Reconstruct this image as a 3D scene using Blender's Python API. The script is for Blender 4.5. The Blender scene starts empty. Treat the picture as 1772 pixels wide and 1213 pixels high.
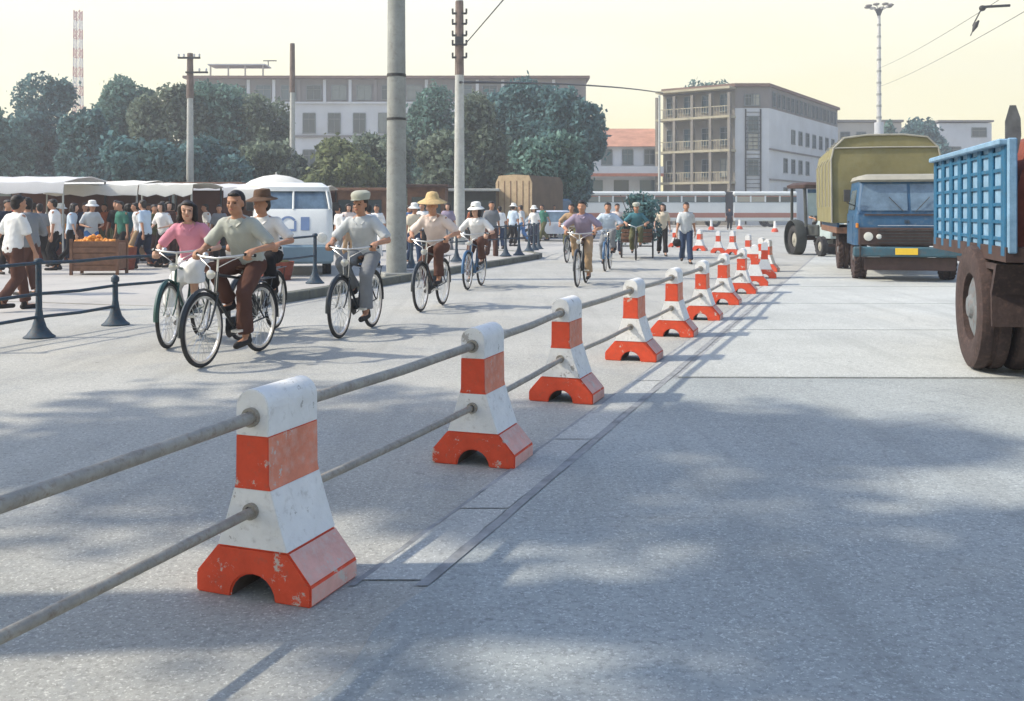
import bpy, bmesh, math, random
import numpy as np
from mathutils import Vector, Matrix
R = math.radians
rnd = random.Random(7)
S = bpy.context.scene
COL = S.collection

# ------------------------------------------------------------------ camera, sky, sun, exposure
F = 1723.0; CX = 886.0; HZ = 364.0; HC = 1.44          # focal length and horizon in photo pixels, eye height
cam = bpy.data.cameras.new('camera'); cam.sensor_width = 36.0; cam.lens = 36.0*F/1772.0
cam.shift_y = -(606.5-HZ)/1772.0; cam.clip_end = 3000; cam.clip_start = 0.05
camo = bpy.data.objects.new('camera', cam); COL.objects.link(camo)
camo.location = (0, 0, HC); camo.rotation_euler = (R(90), 0, 0); S.camera = camo

SUN_EL = R(42); SUN_AZ_VEC = Vector((-0.998, -0.05, 0)).normalized()   # towards the sun
w = bpy.data.worlds.new('World'); S.world = w; w.use_nodes = True
nt = w.node_tree; nt.nodes.clear()
def N(nt, t, **k):
    n = nt.nodes.new(t)
    for a, b in k.items(): setattr(n, a, b)
    return n
sky = N(nt, 'ShaderNodeTexSky', sky_type='NISHITA', sun_disc=False)
sky.sun_elevation = SUN_EL; sky.sun_rotation = math.atan2(SUN_AZ_VEC.x, SUN_AZ_VEC.y)
sky.dust_density = 1.5; sky.air_density = 1.0; sky.ozone_density = 1.2
tc = N(nt, 'ShaderNodeTexCoord'); sx = N(nt, 'ShaderNodeSeparateXYZ')
ramp = N(nt, 'ShaderNodeValToRGB')
ramp.color_ramp.elements[0].position = 0.0; ramp.color_ramp.elements[0].color = (0.95, 0.95, 0.95, 1)
ramp.color_ramp.elements[1].position = 0.29; ramp.color_ramp.elements[1].color = (0.0, 0.0, 0.0, 1)
e = ramp.color_ramp.elements.new(0.19); e.color = (0.85, 0.85, 0.85, 1)
warm = N(nt, 'ShaderNodeValToRGB')
warm.color_ramp.elements[0].position = 0.0; warm.color_ramp.elements[0].color = (1.0, 0.86, 0.36, 1)
warm.color_ramp.elements[1].position = 0.24; warm.color_ramp.elements[1].color = (1.0, 0.94, 0.72, 1)
ns = N(nt, 'ShaderNodeTexNoise'); ns.inputs['Scale'].default_value = 3.0; ns.inputs['Detail'].default_value = 3
mp = N(nt, 'ShaderNodeMapping'); mp.inputs['Scale'].default_value = (1, 1, 3.5)
ad = N(nt, 'ShaderNodeMath', operation='MULTIPLY_ADD'); ad.inputs[1].default_value = 0.24; 
ad2 = N(nt, 'ShaderNodeMath', operation='SUBTRACT'); ad2.inputs[1].default_value = 0.12
gain = N(nt, 'ShaderNodeVectorMath', operation='SCALE'); gain.inputs['Scale'].default_value = 4.6
mix = N(nt, 'ShaderNodeMix', data_type='RGBA')
bg = N(nt, 'ShaderNodeBackground'); bg.inputs['Strength'].default_value = 0.15
out = N(nt, 'ShaderNodeOutputWorld')
L = nt.links.new
L(tc.outputs['Generated'], sx.inputs[0]); L(sx.outputs['Z'], ramp.inputs[0])
L(tc.outputs['Generated'], mp.inputs[0]); L(mp.outputs[0], ns.inputs['Vector'])
L(ns.outputs['Fac'], ad.inputs[0]); L(sx.outputs['Z'], ad.inputs[2]); L(ad.outputs[0], ad2.inputs[0]); L(ad2.outputs[0], warm.inputs[0])
L(warm.outputs[0], gain.inputs[0])
L(ramp.outputs[0], mix.inputs['Factor']); L(sky.outputs[0], mix.inputs['A']); L(gain.outputs[0], mix.inputs['B'])
L(mix.outputs['Result'], bg.inputs['Color']); L(bg.outputs[0], out.inputs[0])

sd = bpy.data.lights.new('sun', 'SUN'); sd.energy = 2.6; sd.angle = R(1.2); sd.color = (1.0, 0.91, 0.76)
so = bpy.data.objects.new('sun', sd); COL.objects.link(so)
tosun = Vector((SUN_AZ_VEC.x*math.cos(SUN_EL), SUN_AZ_VEC.y*math.cos(SUN_EL), math.sin(SUN_EL)))
so.rotation_euler = tosun.to_track_quat('Z', 'Y').to_euler()
S.view_settings.view_transform = 'Standard'; S.view_settings.look = 'None'
S.view_settings.gamma = 1.0; S.view_settings.use_curve_mapping = False
S.view_settings.exposure = 1.04

# ------------------------------------------------------------------ helpers
def X(u, Y): return (u-CX)/F*Y
def Z(v, Y): return HC-(v-HZ)/F*Y
def G(u, v):
    Y = F*HC/(v-HZ); return (X(u, Y), Y)

_m = {}
def chips(m, amt, chipcol=(.34, .32, .30), sc=7.0):
    nt = m.node_tree; L = nt.links.new; b = nt.nodes['Principled BSDF']; src = b.inputs['Base Color'].links[0].from_socket
    tc = N(nt, 'ShaderNodeTexCoord'); oi = N(nt, 'ShaderNodeObjectInfo'); va = N(nt, 'ShaderNodeVectorMath', operation='ADD'); sc_ = N(nt, 'ShaderNodeVectorMath', operation='SCALE'); sc_.inputs['Scale'].default_value = 3.0
    L(oi.outputs['Location'], sc_.inputs[0]); L(tc.outputs['Object'], va.inputs[0]); L(sc_.outputs[0], va.inputs[1])
    n = N(nt, 'ShaderNodeTexNoise'); n.inputs['Scale'].default_value = sc; n.inputs['Detail'].default_value = 12; n.inputs['Roughness'].default_value = .78; L(va.outputs[0], n.inputs['Vector'])
    r = N(nt, 'ShaderNodeMapRange'); r.inputs[1].default_value = .66-amt; r.inputs[2].default_value = .675-amt; L(n.outputs['Fac'], r.inputs[0])
    x = N(nt, 'ShaderNodeMix', data_type='RGBA'); x.inputs['B'].default_value = (*chipcol, 1); L(r.outputs[0], x.inputs['Factor']); L(src, x.inputs['A']); L(x.outputs['Result'], b.inputs['Base Color'])
    return m
def mat(name, col, rough=0.7, var=0.25, scale=4.0, bump=0.0, bscale=60.0, metal=0.0, dirt=None, dirt_amt=0.0, island=0.0, spec=0.35, coord='Object', trans=0.0, alpha=None):
    if name in _m: return _m[name]
    m = bpy.data.materials.new(name); m.use_nodes = True; nt = m.node_tree
    b = nt.nodes['Principled BSDF']; L = nt.links.new
    b.inputs['Roughness'].default_value = rough; b.inputs['Metallic'].default_value = metal
    b.inputs['Specular IOR Level'].default_value = spec
    tc = N(nt, 'ShaderNodeTexCoord')
    n1 = N(nt, 'ShaderNodeTexNoise'); n1.inputs['Scale'].default_value = scale; n1.inputs['Detail'].default_value = 6; n1.inputs['Roughness'].default_value = 0.65
    L(tc.outputs[coord], n1.inputs['Vector'])
    r = N(nt, 'ShaderNodeMapRange'); r.inputs[1].default_value = 0.3; r.inputs[2].default_value = 0.7
    r.inputs[3].default_value = 1-var; r.inputs[4].default_value = 1+var
    L(n1.outputs['Fac'], r.inputs[0])
    mul = N(nt, 'ShaderNodeVectorMath', operation='SCALE'); mul.inputs[0].default_value = col[:3]
    if island:
        g = N(nt, 'ShaderNodeNewGeometry'); r2 = N(nt, 'ShaderNodeMapRange'); r2.inputs[3].default_value = 1-island; r2.inputs[4].default_value = 1+island
        L(g.outputs['Random Per Island'], r2.inputs[0]); mm = N(nt, 'ShaderNodeMath', operation='MULTIPLY')
        L(r.outputs[0], mm.inputs[0]); L(r2.outputs[0], mm.inputs[1]); L(mm.outputs[0], mul.inputs['Scale'])
    else: L(r.outputs[0], mul.inputs['Scale'])
    cur = mul.outputs[0]
    if dirt:
        n2 = N(nt, 'ShaderNodeTexNoise'); n2.inputs['Scale'].default_value = scale*2.7; n2.inputs['Detail'].default_value = 8; n2.inputs['Roughness'].default_value = 0.7
        L(tc.outputs[coord], n2.inputs['Vector'])
        r3 = N(nt, 'ShaderNodeMapRange'); r3.inputs[1].default_value = 0.62-0.3*dirt_amt; r3.inputs[2].default_value = 0.72; r3.inputs[4].default_value = min(1, 0.5+dirt_amt/2)
        L(n2.outputs['Fac'], r3.inputs[0])
        mx = N(nt, 'ShaderNodeMix', data_type='RGBA'); mx.inputs['B'].default_value = (*dirt, 1)
        L(r3.outputs[0], mx.inputs['Factor']); L(cur, mx.inputs['A']); cur = mx.outputs['Result']
    L(cur, b.inputs['Base Color'])
    if bump:
        n3 = N(nt, 'ShaderNodeTexNoise'); n3.inputs['Scale'].default_value = bscale; n3.inputs['Detail'].default_value = 4
        L(tc.outputs[coord], n3.inputs['Vector'])
        bp = N(nt, 'ShaderNodeBump'); bp.inputs['Strength'].default_value = bump; bp.inputs['Distance'].default_value = 0.01
        L(n3.outputs['Fac'], bp.inputs['Height']); L(bp.outputs[0], b.inputs['Normal'])
    if trans:
        ti = N(nt, 'ShaderNodeBsdfTranslucent'); L(cur, ti.inputs[0]); ms = N(nt, 'ShaderNodeMixShader'); ms.inputs[0].default_value = trans
        L(b.outputs[0], ms.inputs[1]); L(ti.outputs[0], ms.inputs[2]); L(ms.outputs[0], nt.nodes['Material Output'].inputs['Surface'])
    _m[name] = m; return m

def rot2(x, y, a): return (x*math.cos(a)-y*math.sin(a), x*math.sin(a)+y*math.cos(a))

class MB:
    def __init__(s): s.v = []; s.f = []
    def add(s, vs, fs):
        o = len(s.v); s.v += [tuple(p) for p in vs]; s.f += [tuple(i+o for i in f) for f in fs]; return s
    def box(s, c, d, rz=0, bev=0.0):
        x, y, z = [k/2 for k in d]
        if bev > 0:
            bev = min(bev, x*.9, y*.9, z*.9); vs = []
            for sz in (-1, 1):
                for k, (zz, ins) in enumerate(((z, bev), (z-bev, 0))) if sz == -1 else enumerate(((z-bev, 0), (z, bev))):
                    for (px, py) in ((x-ins, y-ins-(0 if ins else bev)), (x-ins-(0 if ins else bev), y-ins), (-(x-ins-(0 if ins else bev)), y-ins), (-(x-ins), y-ins-(0 if ins else bev)), (-(x-ins), -(y-ins-(0 if ins else bev))), (-(x-ins-(0 if ins else bev)), -(y-ins)), (x-ins-(0 if ins else bev), -(y-ins)), (x-ins, -(y-ins-(0 if ins else bev)))):
                        vs.append((px, py, sz*zz))
            fs = [tuple(range(7, -1, -1)), tuple(range(24, 32))]
            for r in range(3):
                for i in range(8): fs.append((r*8+i, r*8+(i+1) % 8, (r+1)*8+(i+1) % 8, (r+1)*8+i))
        else:
            vs = [(a*x, b*y, q*z) for q in (-1, 1) for (a, b) in ((-1, -1), (1, -1), (1, 1), (-1, 1))]
            fs = [(3, 2, 1, 0), (4, 5, 6, 7), (0, 1, 5, 4), (1, 2, 6, 5), (2, 3, 7, 6), (3, 0, 4, 7)]
        o = []
        for (a, b, q) in vs:
            a, b = rot2(a, b, rz); o.append((a+c[0], b+c[1], q+c[2]))
        return s.add(o, fs)
    def tube(s, pts, r, n=10, cap=True, closed=False):
        pts = [Vector(p) for p in pts]; m = len(pts)
        if not hasattr(r, '__len__'): r = [r]*m
        vs = []; prev = None
        for i, p in enumerate(pts):
            if closed: t = pts[(i+1) % m]-pts[i-1]
            else: t = pts[min(i+1, m-1)]-pts[max(i-1, 0)]
            t.normalize()
            if prev is None:
                a = Vector((0, 0, 1)) if abs(t.z) < .9 else Vector((1, 0, 0)); u = t.cross(a).normalized()
            else: u = (prev-t*prev.dot(t)).normalized()
            prev = u; v = t.cross(u)
            for k in range(n):
                an = 2*math.pi*k/n; vs.append(p+u*math.cos(an)*r[i]+v*math.sin(an)*r[i])
        fs = []
        for i in range(m if closed else m-1):
            for k in range(n):
                a = i*n+k; b = i*n+(k+1) % n; c = ((i+1) % m)*n+(k+1) % n; d = ((i+1) % m)*n+k
                fs.append((a, b, c, d))
        if cap and not closed: fs += [tuple(range(n-1, -1, -1)), tuple((m-1)*n+k for k in range(n))]
        return s.add(vs, fs)
    def cap(s, a, b, ra, rb, n=10):
        a = Vector(a); b = Vector(b); t = (b-a); l = t.length
        if l < 1e-6: return s.ell(a, (ra, ra, ra))
        t /= l
        P = []; Rr = []
        for k in range(3, 0, -1): an = k/3*math.pi/2*.98; P.append(a-t*ra*math.sin(an)); Rr.append(ra*math.cos(an))
        P += [a, b]; Rr += [ra, rb]
        for k in range(1, 4): an = k/3*math.pi/2*.98; P.append(b+t*rb*math.sin(an)); Rr.append(rb*math.cos(an))
        return s.tube(P, Rr, n)
    def lathe(s, prof, c=(0, 0, 0), n=16, axis='z', closed=False):
        vs = []
        for (r, h) in prof:
            for k in range(n):
                a = 2*math.pi*k/n; p = (r*math.cos(a), r*math.sin(a), h)
                if axis == 'y': p = (p[0], p[2], p[1])
                if axis == 'x': p = (p[2], p[0], p[1])
                vs.append((p[0]+c[0], p[1]+c[1], p[2]+c[2]))
        m = len(prof); fs = []
        for i in range(m if closed else m-1):
            for k in range(n):
                q = (i*n+k, i*n+(k+1) % n, ((i+1) % m)*n+(k+1) % n, ((i+1) % m)*n+k)
                fs.append(q[::-1] if axis == 'y' else q)
        if not closed: fs += [tuple(range(n-1, -1, -1)), tuple((m-1)*n+k for k in range(n))]
        return s.add(vs, fs)
    def ell(s, c, r, nu=12, nv=8):
        vs = [(c[0], c[1], c[2]-r[2])]
        for j in range(1, nv):
            p = -math.pi/2+math.pi*j/nv
            for k in range(nu):
                a = 2*math.pi*k/nu; vs.append((c[0]+r[0]*math.cos(p)*math.cos(a), c[1]+r[1]*math.cos(p)*math.sin(a), c[2]+r[2]*math.sin(p)))
        vs.append((c[0], c[1], c[2]+r[2])); fs = []
        for k in range(nu): fs.append((0, 1+(k+1) % nu, 1+k))
        for j in range(nv-2):
            for k in range(nu): fs.append((1+j*nu+k, 1+j*nu+(k+1) % nu, 1+(j+1)*nu+(k+1) % nu, 1+(j+1)*nu+k))
        t = len(vs)-1
        for k in range(nu): fs.append((t, 1+(nv-2)*nu+k, 1+(nv-2)*nu+(k+1) % nu))
        return s.add(vs, fs)
    def prism(s, poly, y0, y1, plane='xz'):
        n = len(poly); vs = []
        for y in (y0, y1):
            for (a, b) in poly:
                vs.append((a, y, b) if plane == 'xz' else ((a, b, y) if plane == 'xy' else (y, a, b)))
        fs = [tuple(range(n)), tuple(range(2*n-1, n-1, -1))]+[(i, i+n, (i+1) % n+n, (i+1) % n) for i in range(n)]
        return s.add(vs, fs)
    def loft(s, rings, cap=True):
        n = len(rings[0]); vs = [p for r in rings for p in r]; fs = []
        for i in range(len(rings)-1):
            for k in range(n): fs.append((i*n+k, i*n+(k+1) % n, (i+1)*n+(k+1) % n, (i+1)*n+k))
        if cap: fs += [tuple(range(n-1, -1, -1)), tuple((len(rings)-1)*n+k for k in range(n))]
        return s.add(vs, fs)
    def mesh(s, name, smooth=None, fixn=True):
        me = bpy.data.meshes.new(name); me.from_pydata(s.v, [], s.f)
        if fixn:
            bm = bmesh.new(); bm.from_mesh(me); bmesh.ops.recalc_face_normals(bm, faces=bm.faces); bm.to_mesh(me); bm.free()
        if smooth is not None:
            me.polygons.foreach_set('use_smooth', [True]*len(me.polygons))
            try: me.set_sharp_from_angle(angle=R(smooth))
            except Exception: pass
        return me
    def build(s, name, m, parent=None, smooth=None, label=None, fixn=True, kind=None):
        me = s.mesh(name, smooth, fixn); me.materials.append(m)
        return link(name, me, parent, label, kind)

def link(name, me, parent=None, label=None, kind=None, m=None):
    o = bpy.data.objects.new(name, me); COL.objects.link(o)
    if parent: o.parent = parent
    if label: o['label'] = label
    if kind: o['kind'] = kind
    if m is not None:
        o.material_slots[0].link = 'OBJECT'; o.material_slots[0].material = m
    return o
def tag(o, label, cat, group=None):
    o['label'] = label; o['category'] = cat
    if group: o['group'] = group
    return o
def thing(name, label, cat, loc=(0, 0, 0), rz=0, group=None, sc=1.0):
    o = bpy.data.objects.new(name, None); COL.objects.link(o); o.empty_display_size = .2
    o.location = loc; o.rotation_euler = (0, 0, rz); o.scale = (sc, sc, sc); return tag(o, label, cat, group)
KIDS = {}
def copytree(root, loc, rz, label, group=None, sc=1.0, mats=None):
    """copy a thing with its parts; mats maps part base names to a material of that copy"""
    r = root.copy(); COL.objects.link(r); r.location = loc; r.rotation_euler = (0, 0, rz); r.scale = (sc, sc, sc); r['label'] = label
    if group: r['group'] = group
    def rec(a, b):
        for ch in KIDS[a.name] if a.name in KIDS else list(a.children):
            c = ch.copy(); COL.objects.link(c); c.parent = b
            base = ch.name.split('.')[0]
            if mats and base in mats and c.material_slots:
                c.material_slots[0].link = 'OBJECT'; c.material_slots[0].material = mats[base]
            rec(ch, c)
    rec(root, r); return r

# ------------------------------------------------------------------ materials
m_ground = mat('plaza concrete', (0.40, 0.385, 0.355), 0.9, 0.12, 0.35, 0.5, 25, dirt=(0.25, 0.245, 0.24), dirt_amt=0.3)
m_white = mat('white block paint', (0.74, 0.74, 0.72), 0.7, 0.07, 9, 0.35, 45, dirt=(0.42, 0.40, 0.37), dirt_amt=0.22)
m_red = mat('red block paint', (0.62, 0.075, 0.03), 0.65, 0.14, 8, 0.35, 45, dirt=(0.34, 0.10, 0.06), dirt_amt=0.25)
m_redf = mat('weathered glare-paled red paint', (0.66, 0.24, 0.15), 0.85, 0.16, 8, 0.35, 45, dirt=(0.62, 0.40, 0.33), dirt_amt=0.5)  # faded road-side paint, made paler still for the glare on those faces
m_pink = mat('worn glare-paled pink paint', (0.66, 0.38, 0.33), 0.9, 0.15, 8, 0.35, 45, dirt=(0.6, 0.5, 0.46), dirt_amt=0.5)  # sides of the base: worn paint with the same glare in its colour
chips(m_white, .065, (.40, .38, .35)); chips(m_red, .07, (.52, .44, .38)); chips(m_redf, .08, (.55, .47, .42)); chips(m_pink, .08, (.55, .5, .46))
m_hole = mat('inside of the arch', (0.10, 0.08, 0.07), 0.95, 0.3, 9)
m_pipe = mat('rusty galvanised pipe', (0.33, 0.31, 0.27), 0.6, 0.2, 14, 0.3, 60, metal=0.2, dirt=(0.18, 0.115, 0.075), dirt_amt=0.4)
m_pole = mat('grey pole concrete', (0.27, 0.28, 0.26), 0.9, 0.18, 3, 0.4, 30, dirt=(0.16, 0.15, 0.13), dirt_amt=0.3)
m_polew = mat('whitewashed pole', (0.42, 0.43, 0.40), 0.9, 0.15, 3, dirt=(0.25, 0.24, 0.21), dirt_amt=0.3)
m_iron = mat('dark iron', (0.05, 0.05, 0.05), 0.6, 0.3, 10, metal=0.3)
m_post = mat('teal painted iron', (0.022, 0.05, 0.075), 0.6, 0.3, 10, dirt=(0.10, 0.06, 0.05), dirt_amt=0.5)
m_kerb = mat('dark kerb stone', (0.13, 0.135, 0.115), 0.95, 0.3, 3, 0.5, 30, dirt=(0.22, 0.21, 0.13), dirt_amt=0.4)
m_tyre = mat('tyre rubber', (0.035, 0.034, 0.034), 0.85, 0.3, 12, 0.2, 50)
m_muddy = mat('muddy tyre rubber', (0.05, 0.034, 0.031), 0.9, 0.3, 8, 0.5, 40, dirt=(0.12, 0.075, 0.06), dirt_amt=0.4)
m_chrome = mat('bright rim steel', (0.6, 0.6, 0.58), 0.3, 0.1, 10, metal=0.85)
m_bike = mat('black bicycle enamel', (0.02, 0.025, 0.028), 0.35, 0.2, 10, spec=0.5)
m_bikeb = mat('blue bicycle enamel', (0.03, 0.10, 0.2), 0.35, 0.2, 10, spec=0.5)
m_bikeg = mat('green bicycle enamel', (0.02, 0.07, 0.06), 0.35, 0.2, 10, spec=0.5)
m_leather = mat('brown saddle leather', (0.09, 0.04, 0.02), 0.6, 0.25, 12)
m_skin = mat('skin', (0.40, 0.21, 0.13), 0.6, 0.08, 10)
m_skinl = mat('paler skin', (0.52, 0.31, 0.22), 0.6, 0.08, 10)
m_hair = mat('black hair', (0.018, 0.014, 0.012), 0.55, 0.4, 30, 0.6, 90)
m_eye = mat('dark eye', (0.02, 0.015, 0.01), 0.3)
m_lip = mat('lips', (0.30, 0.10, 0.08), 0.6)
m_straw = mat('straw', (0.52, 0.38, 0.19), 0.9, 0.2, 20, 0.6, 80)
m_strawd = mat('old brown straw', (0.11, 0.065, 0.04), 0.9, 0.25, 20, 0.6, 80)
m_hatw = mat('white cotton hat', (0.70, 0.70, 0.66), 0.9, 0.08, 12)
m_hatg = mat('grey green cap cloth', (0.36, 0.37, 0.31), 0.9, 0.12, 12)
m_shoe = mat('black shoe cloth', (0.025, 0.022, 0.02), 0.8, 0.2, 12)
m_glassd = mat('dark window glass', (0.05, 0.09, 0.12), 0.12, 0.3, 1.5, spec=0.6)
m_glassb = mat('windscreen glass', (0.10, 0.15, 0.20), 0.10, 0.5, 2.0, spec=0.8)
nt = m_glassd.node_tree; oi = N(nt, 'ShaderNodeObjectInfo'); rr_ = N(nt, 'ShaderNodeValToRGB'); rr_.color_ramp.interpolation = 'CONSTANT'
for k_, (p_, c_) in enumerate(((0, (.03, .05, .06)), (.45, (.06, .10, .12)), (.72, (.14, .17, .17)), (.86, (.30, .30, .26)), (.93, (.015, .02, .02)))):
    e_ = rr_.color_ramp.elements[k_] if k_ < 2 else rr_.color_ramp.elements.new(p_)
    e_.position = p_; e_.color = (*c_, 1)
nt.links.new(oi.outputs['Random'], rr_.inputs[0]); nt.links.new(rr_.outputs[0], nt.nodes['Principled BSDF'].inputs['Base Color'])
cloth = {}
def C(name, col, var=0.10):
    if name not in cloth: cloth[name] = mat(name+' cloth', col, 0.95, var, 5, 0.25, 35, spec=0.1)
    return cloth[name]
C('white', (0.72, 0.72, 0.70)); C('grey khaki', (0.40, 0.42, 0.38)); C('pink', (0.62, 0.26, 0.33)); C('pale blue', (0.46, 0.55, 0.64))
C('light grey', (0.48, 0.51, 0.52)); C('brown', (0.10, 0.052, 0.04)); C('dark blue', (0.035, 0.055, 0.10)); C('navy', (0.025, 0.03, 0.05))
C('black', (0.022, 0.02, 0.02)); C('olive', (0.10, 0.10, 0.05)); C('green', (0.05, 0.16, 0.12)); C('rust', (0.30, 0.09, 0.04)); C('teal', (0.06, 0.17, 0.2))
C('cream', (0.66, 0.58, 0.44)); C('rose white', (0.68, 0.58, 0.52)); C('tan', (0.36, 0.25, 0.15)); C('blue', (0.07, 0.17, 0.36)); C('mauve', (0.28, 0.24, 0.32)); C('red', (0.45, 0.05, 0.04)); C('grey', (0.2, 0.21, 0.22))

# ------------------------------------------------------------------ ground
MB().add([(-600, -60, 0), (600, -60, 0), (600, 900, 0), (-600, 900, 0)], [(0, 1, 2, 3)]).build('ground', m_ground, kind='structure', fixn=False)

def ground_mat(name, col, stain, warmpatch):
    m = bpy.data.materials.new(name); m.use_nodes = True; nt = m.node_tree; b = nt.nodes['Principled BSDF']; L = nt.links.new
    b.inputs['Roughness'].default_value = 0.88; b.inputs['Specular IOR Level'].default_value = 0.25
    tc = N(nt, 'ShaderNodeTexCoord')
    def noise(s, d, r=0.6, dist=0):
        n = N(nt, 'ShaderNodeTexNoise'); n.inputs['Scale'].default_value = s; n.inputs['Detail'].default_value = d; n.inputs['Roughness'].default_value = r; n.inputs['Distortion'].default_value = dist
        L(tc.outputs['Object'], n.inputs['Vector']); return n.outputs['Fac']
    def rng(x, a, b_, c, d):
        r = N(nt, 'ShaderNodeMapRange'); r.inputs[1].default_value = a; r.inputs[2].default_value = b_; r.inputs[3].default_value = c; r.inputs[4].default_value = d; L(x, r.inputs[0]); return r.outputs[0]
    def mixc(f, a, b_):
        x = N(nt, 'ShaderNodeMix', data_type='RGBA'); L(f, x.inputs['Factor'])
        for k, q in (('A', a), ('B', b_)):
            if isinstance(q, tuple): x.inputs[k].default_value = (*q, 1)
            else: L(q, x.inputs[k])
        return x.outputs['Result']
    c = mixc(rng(noise(0.45, 6), .35, .65, 0, 1), tuple(k*.86 for k in col), tuple(min(1, k*1.1) for k in col))
    c = mixc(rng(noise(1.3, 8, .7, .4), .54, .68, 0, .55), c, stain)
    c = mixc(rng(noise(0.25, 4, .6, .3), .55, .7, 0, .5), c, warmpatch)
    c = mixc(rng(noise(38, 4, .8), .48, .66, 0, .7), c, tuple(k*.55 for k in col))          # aggregate grain
    c = mixc(rng(noise(80, 2, .6), .58, .68, 0, .75), c, tuple(min(1, k*1.7) for k in col))
    mpp = N(nt, 'ShaderNodeMapping'); mpp.inputs['Rotation'].default_value = (0, 0, R(19.6)); mpp.inputs['Scale'].default_value = (1.6, .12, 1)
    L(tc.outputs['Object'], mpp.inputs[0]); nst_ = N(nt, 'ShaderNodeTexNoise'); nst_.inputs['Scale'].default_value = 1.4; nst_.inputs['Detail'].default_value = 7; nst_.inputs['Roughness'].default_value = .7; L(mpp.outputs[0], nst_.inputs['Vector'])
    c = mixc(rng(nst_.outputs['Fac'], .5, .72, 0, .5), c, tuple(k*.62 for k in col))          # wheel tracks
    c = mixc(rng(noise(4.5, 3, .5), .70, .74, 0, .55), c, tuple(k*.5 for k in col))           # oil drips
    c = mixc(rng(noise(17, 3, .6), .70, .73, 0, .6), c, tuple(min(1, k*1.5) for k in col))    # pale grit
    # hairline cracks
    vo = N(nt, 'ShaderNodeTexVoronoi', feature='DISTANCE_TO_EDGE'); vo.inputs['Scale'].default_value = 0.42
    nv = N(nt, 'ShaderNodeTexNoise'); nv.inputs['Scale'].default_value = 2.2; nv.inputs['Detail'].default_value = 6; L(tc.outputs['Object'], nv.inputs['Vector'])
    mm = N(nt, 'ShaderNodeMix', data_type='RGBA'); mm.inputs['Factor'].default_value = 0.12; L(tc.outputs['Object'], mm.inputs['A']); L(nv.outputs['Color'], mm.inputs['B']); L(mm.outputs['Result'], vo.inputs['Vector'])
    ck = rng(vo.outputs['Distance'], 0.0, 0.006, 1, 0)
    g = N(nt, 'ShaderNodeMath', operation='MULTIPLY'); L(ck, g.inputs[0]); L(rng(noise(0.6, 3), .5, .6, 0, .22), g.inputs[1])
    c = mixc(g.outputs[0], c, (0.12, 0.12, 0.12))
    L(c, b.inputs['Base Color'])
    bp = N(nt, 'ShaderNodeBump'); bp.inputs['Strength'].default_value = 0.55; bp.inputs['Distance'].default_value = 0.006
    L(noise(60, 5, .7), bp.inputs['Height']); L(bp.outputs[0], b.inputs['Normal']); return m
m_road = ground_mat('worn road concrete', (0.385, 0.385, 0.355), (0.25, 0.27, 0.285), (0.49, 0.455, 0.37))
m_slab = ground_mat('pale road slab concrete', (0.45, 0.465, 0.44), (0.36, 0.375, 0.37), (0.50, 0.49, 0.43))
m_strip = ground_mat('pale strip concrete', (0.43, 0.44, 0.42), (0.30, 0.31, 0.31), (0.45, 0.44, 0.40))
m_joint = mat('bitumen joint', (0.27, 0.28, 0.285), 0.9, 0.35, 6, 0.4, 30)

m_nearshade = ground_mat('blue grey shade-toned road', (0.34, 0.365, 0.36), (0.25, 0.28, 0.285), (0.42, 0.42, 0.38))  # tone of the near shade put into the road colour
TX, TY = 0.356/1.0615, 1/1.0615                 # road direction
def bx(Y): return -0.956+0.356*(Y-3.67)         # barrier line
sheet = MB().add([(bx(-20)-9, -20, .004), (bx(-20)+14, -20, .004), (bx(110)+14, 110, .004), (bx(110)-9, 110, .004)], [(0, 1, 2, 3)])
sheet.build('road', m_road, kind='structure', fixn=False)
# concrete bays of the right-hand carriageway beyond Y = 8.5 and two bays in front, joints recessed
bays = bpy.data.objects.new('carriageway', None); COL.objects.link(bays); bays['kind'] = 'structure'
j = MB()
ys = [8.53+3.4*k for k in range(0, 20)]
def skew(X0, Y0): return Y0-0.012*X0
for Y0, Y1 in zip(ys[:-1], ys[1:]):
    for (a0, a1) in ((0.62, 4.6), (4.6, 8.6), (8.6, 12.6)):
        g = .022
        p = []
        for (yy, aa) in ((Y0+g, a0+g), (Y0+g, a1-g), (Y1-g, a1-g), (Y1-g, a0+g)):
            p.append((bx(yy)+aa, skew(bx(yy)+aa, yy)))
        top = .016+rnd.uniform(-.0015, .0015)
        sb = MB().add([(x, y, .005) for x, y in p]+[(x, y, top) for x, y in p], [(3, 2, 1, 0), (4, 5, 6, 7), (0, 1, 5, 4), (1, 2, 6, 5), (2, 3, 7, 6), (3, 0, 4, 7)])
        sb.build('slab', m_slab, bays, fixn=False)
jb = MB().add([(bx(8.45)+.60, skew(bx(8.45)+.6, 8.45), .0045), (bx(8.45)+12.7, skew(bx(8.45)+12.7, 8.45), .0045), (bx(74)+12.7, 74, .0045), (bx(74)+.6, 74, .0045)], [(0, 1, 2, 3)])
jb.build('joint_bed', m_joint, bays, fixn=False)
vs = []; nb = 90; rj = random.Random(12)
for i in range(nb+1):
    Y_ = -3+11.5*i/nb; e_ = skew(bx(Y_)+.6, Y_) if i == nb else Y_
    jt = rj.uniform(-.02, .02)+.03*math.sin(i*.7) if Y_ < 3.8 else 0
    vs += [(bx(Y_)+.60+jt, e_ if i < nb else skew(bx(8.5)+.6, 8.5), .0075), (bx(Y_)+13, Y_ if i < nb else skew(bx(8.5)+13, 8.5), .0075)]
MB().add(vs, [(2*i, 2*i+1, 2*i+3, 2*i+2) for i in range(nb)]).build('near_shade_sheet', m_nearshade, kind='structure', fixn=False)  # sheet coloured for the broad near shade, stops at its far edge
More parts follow.
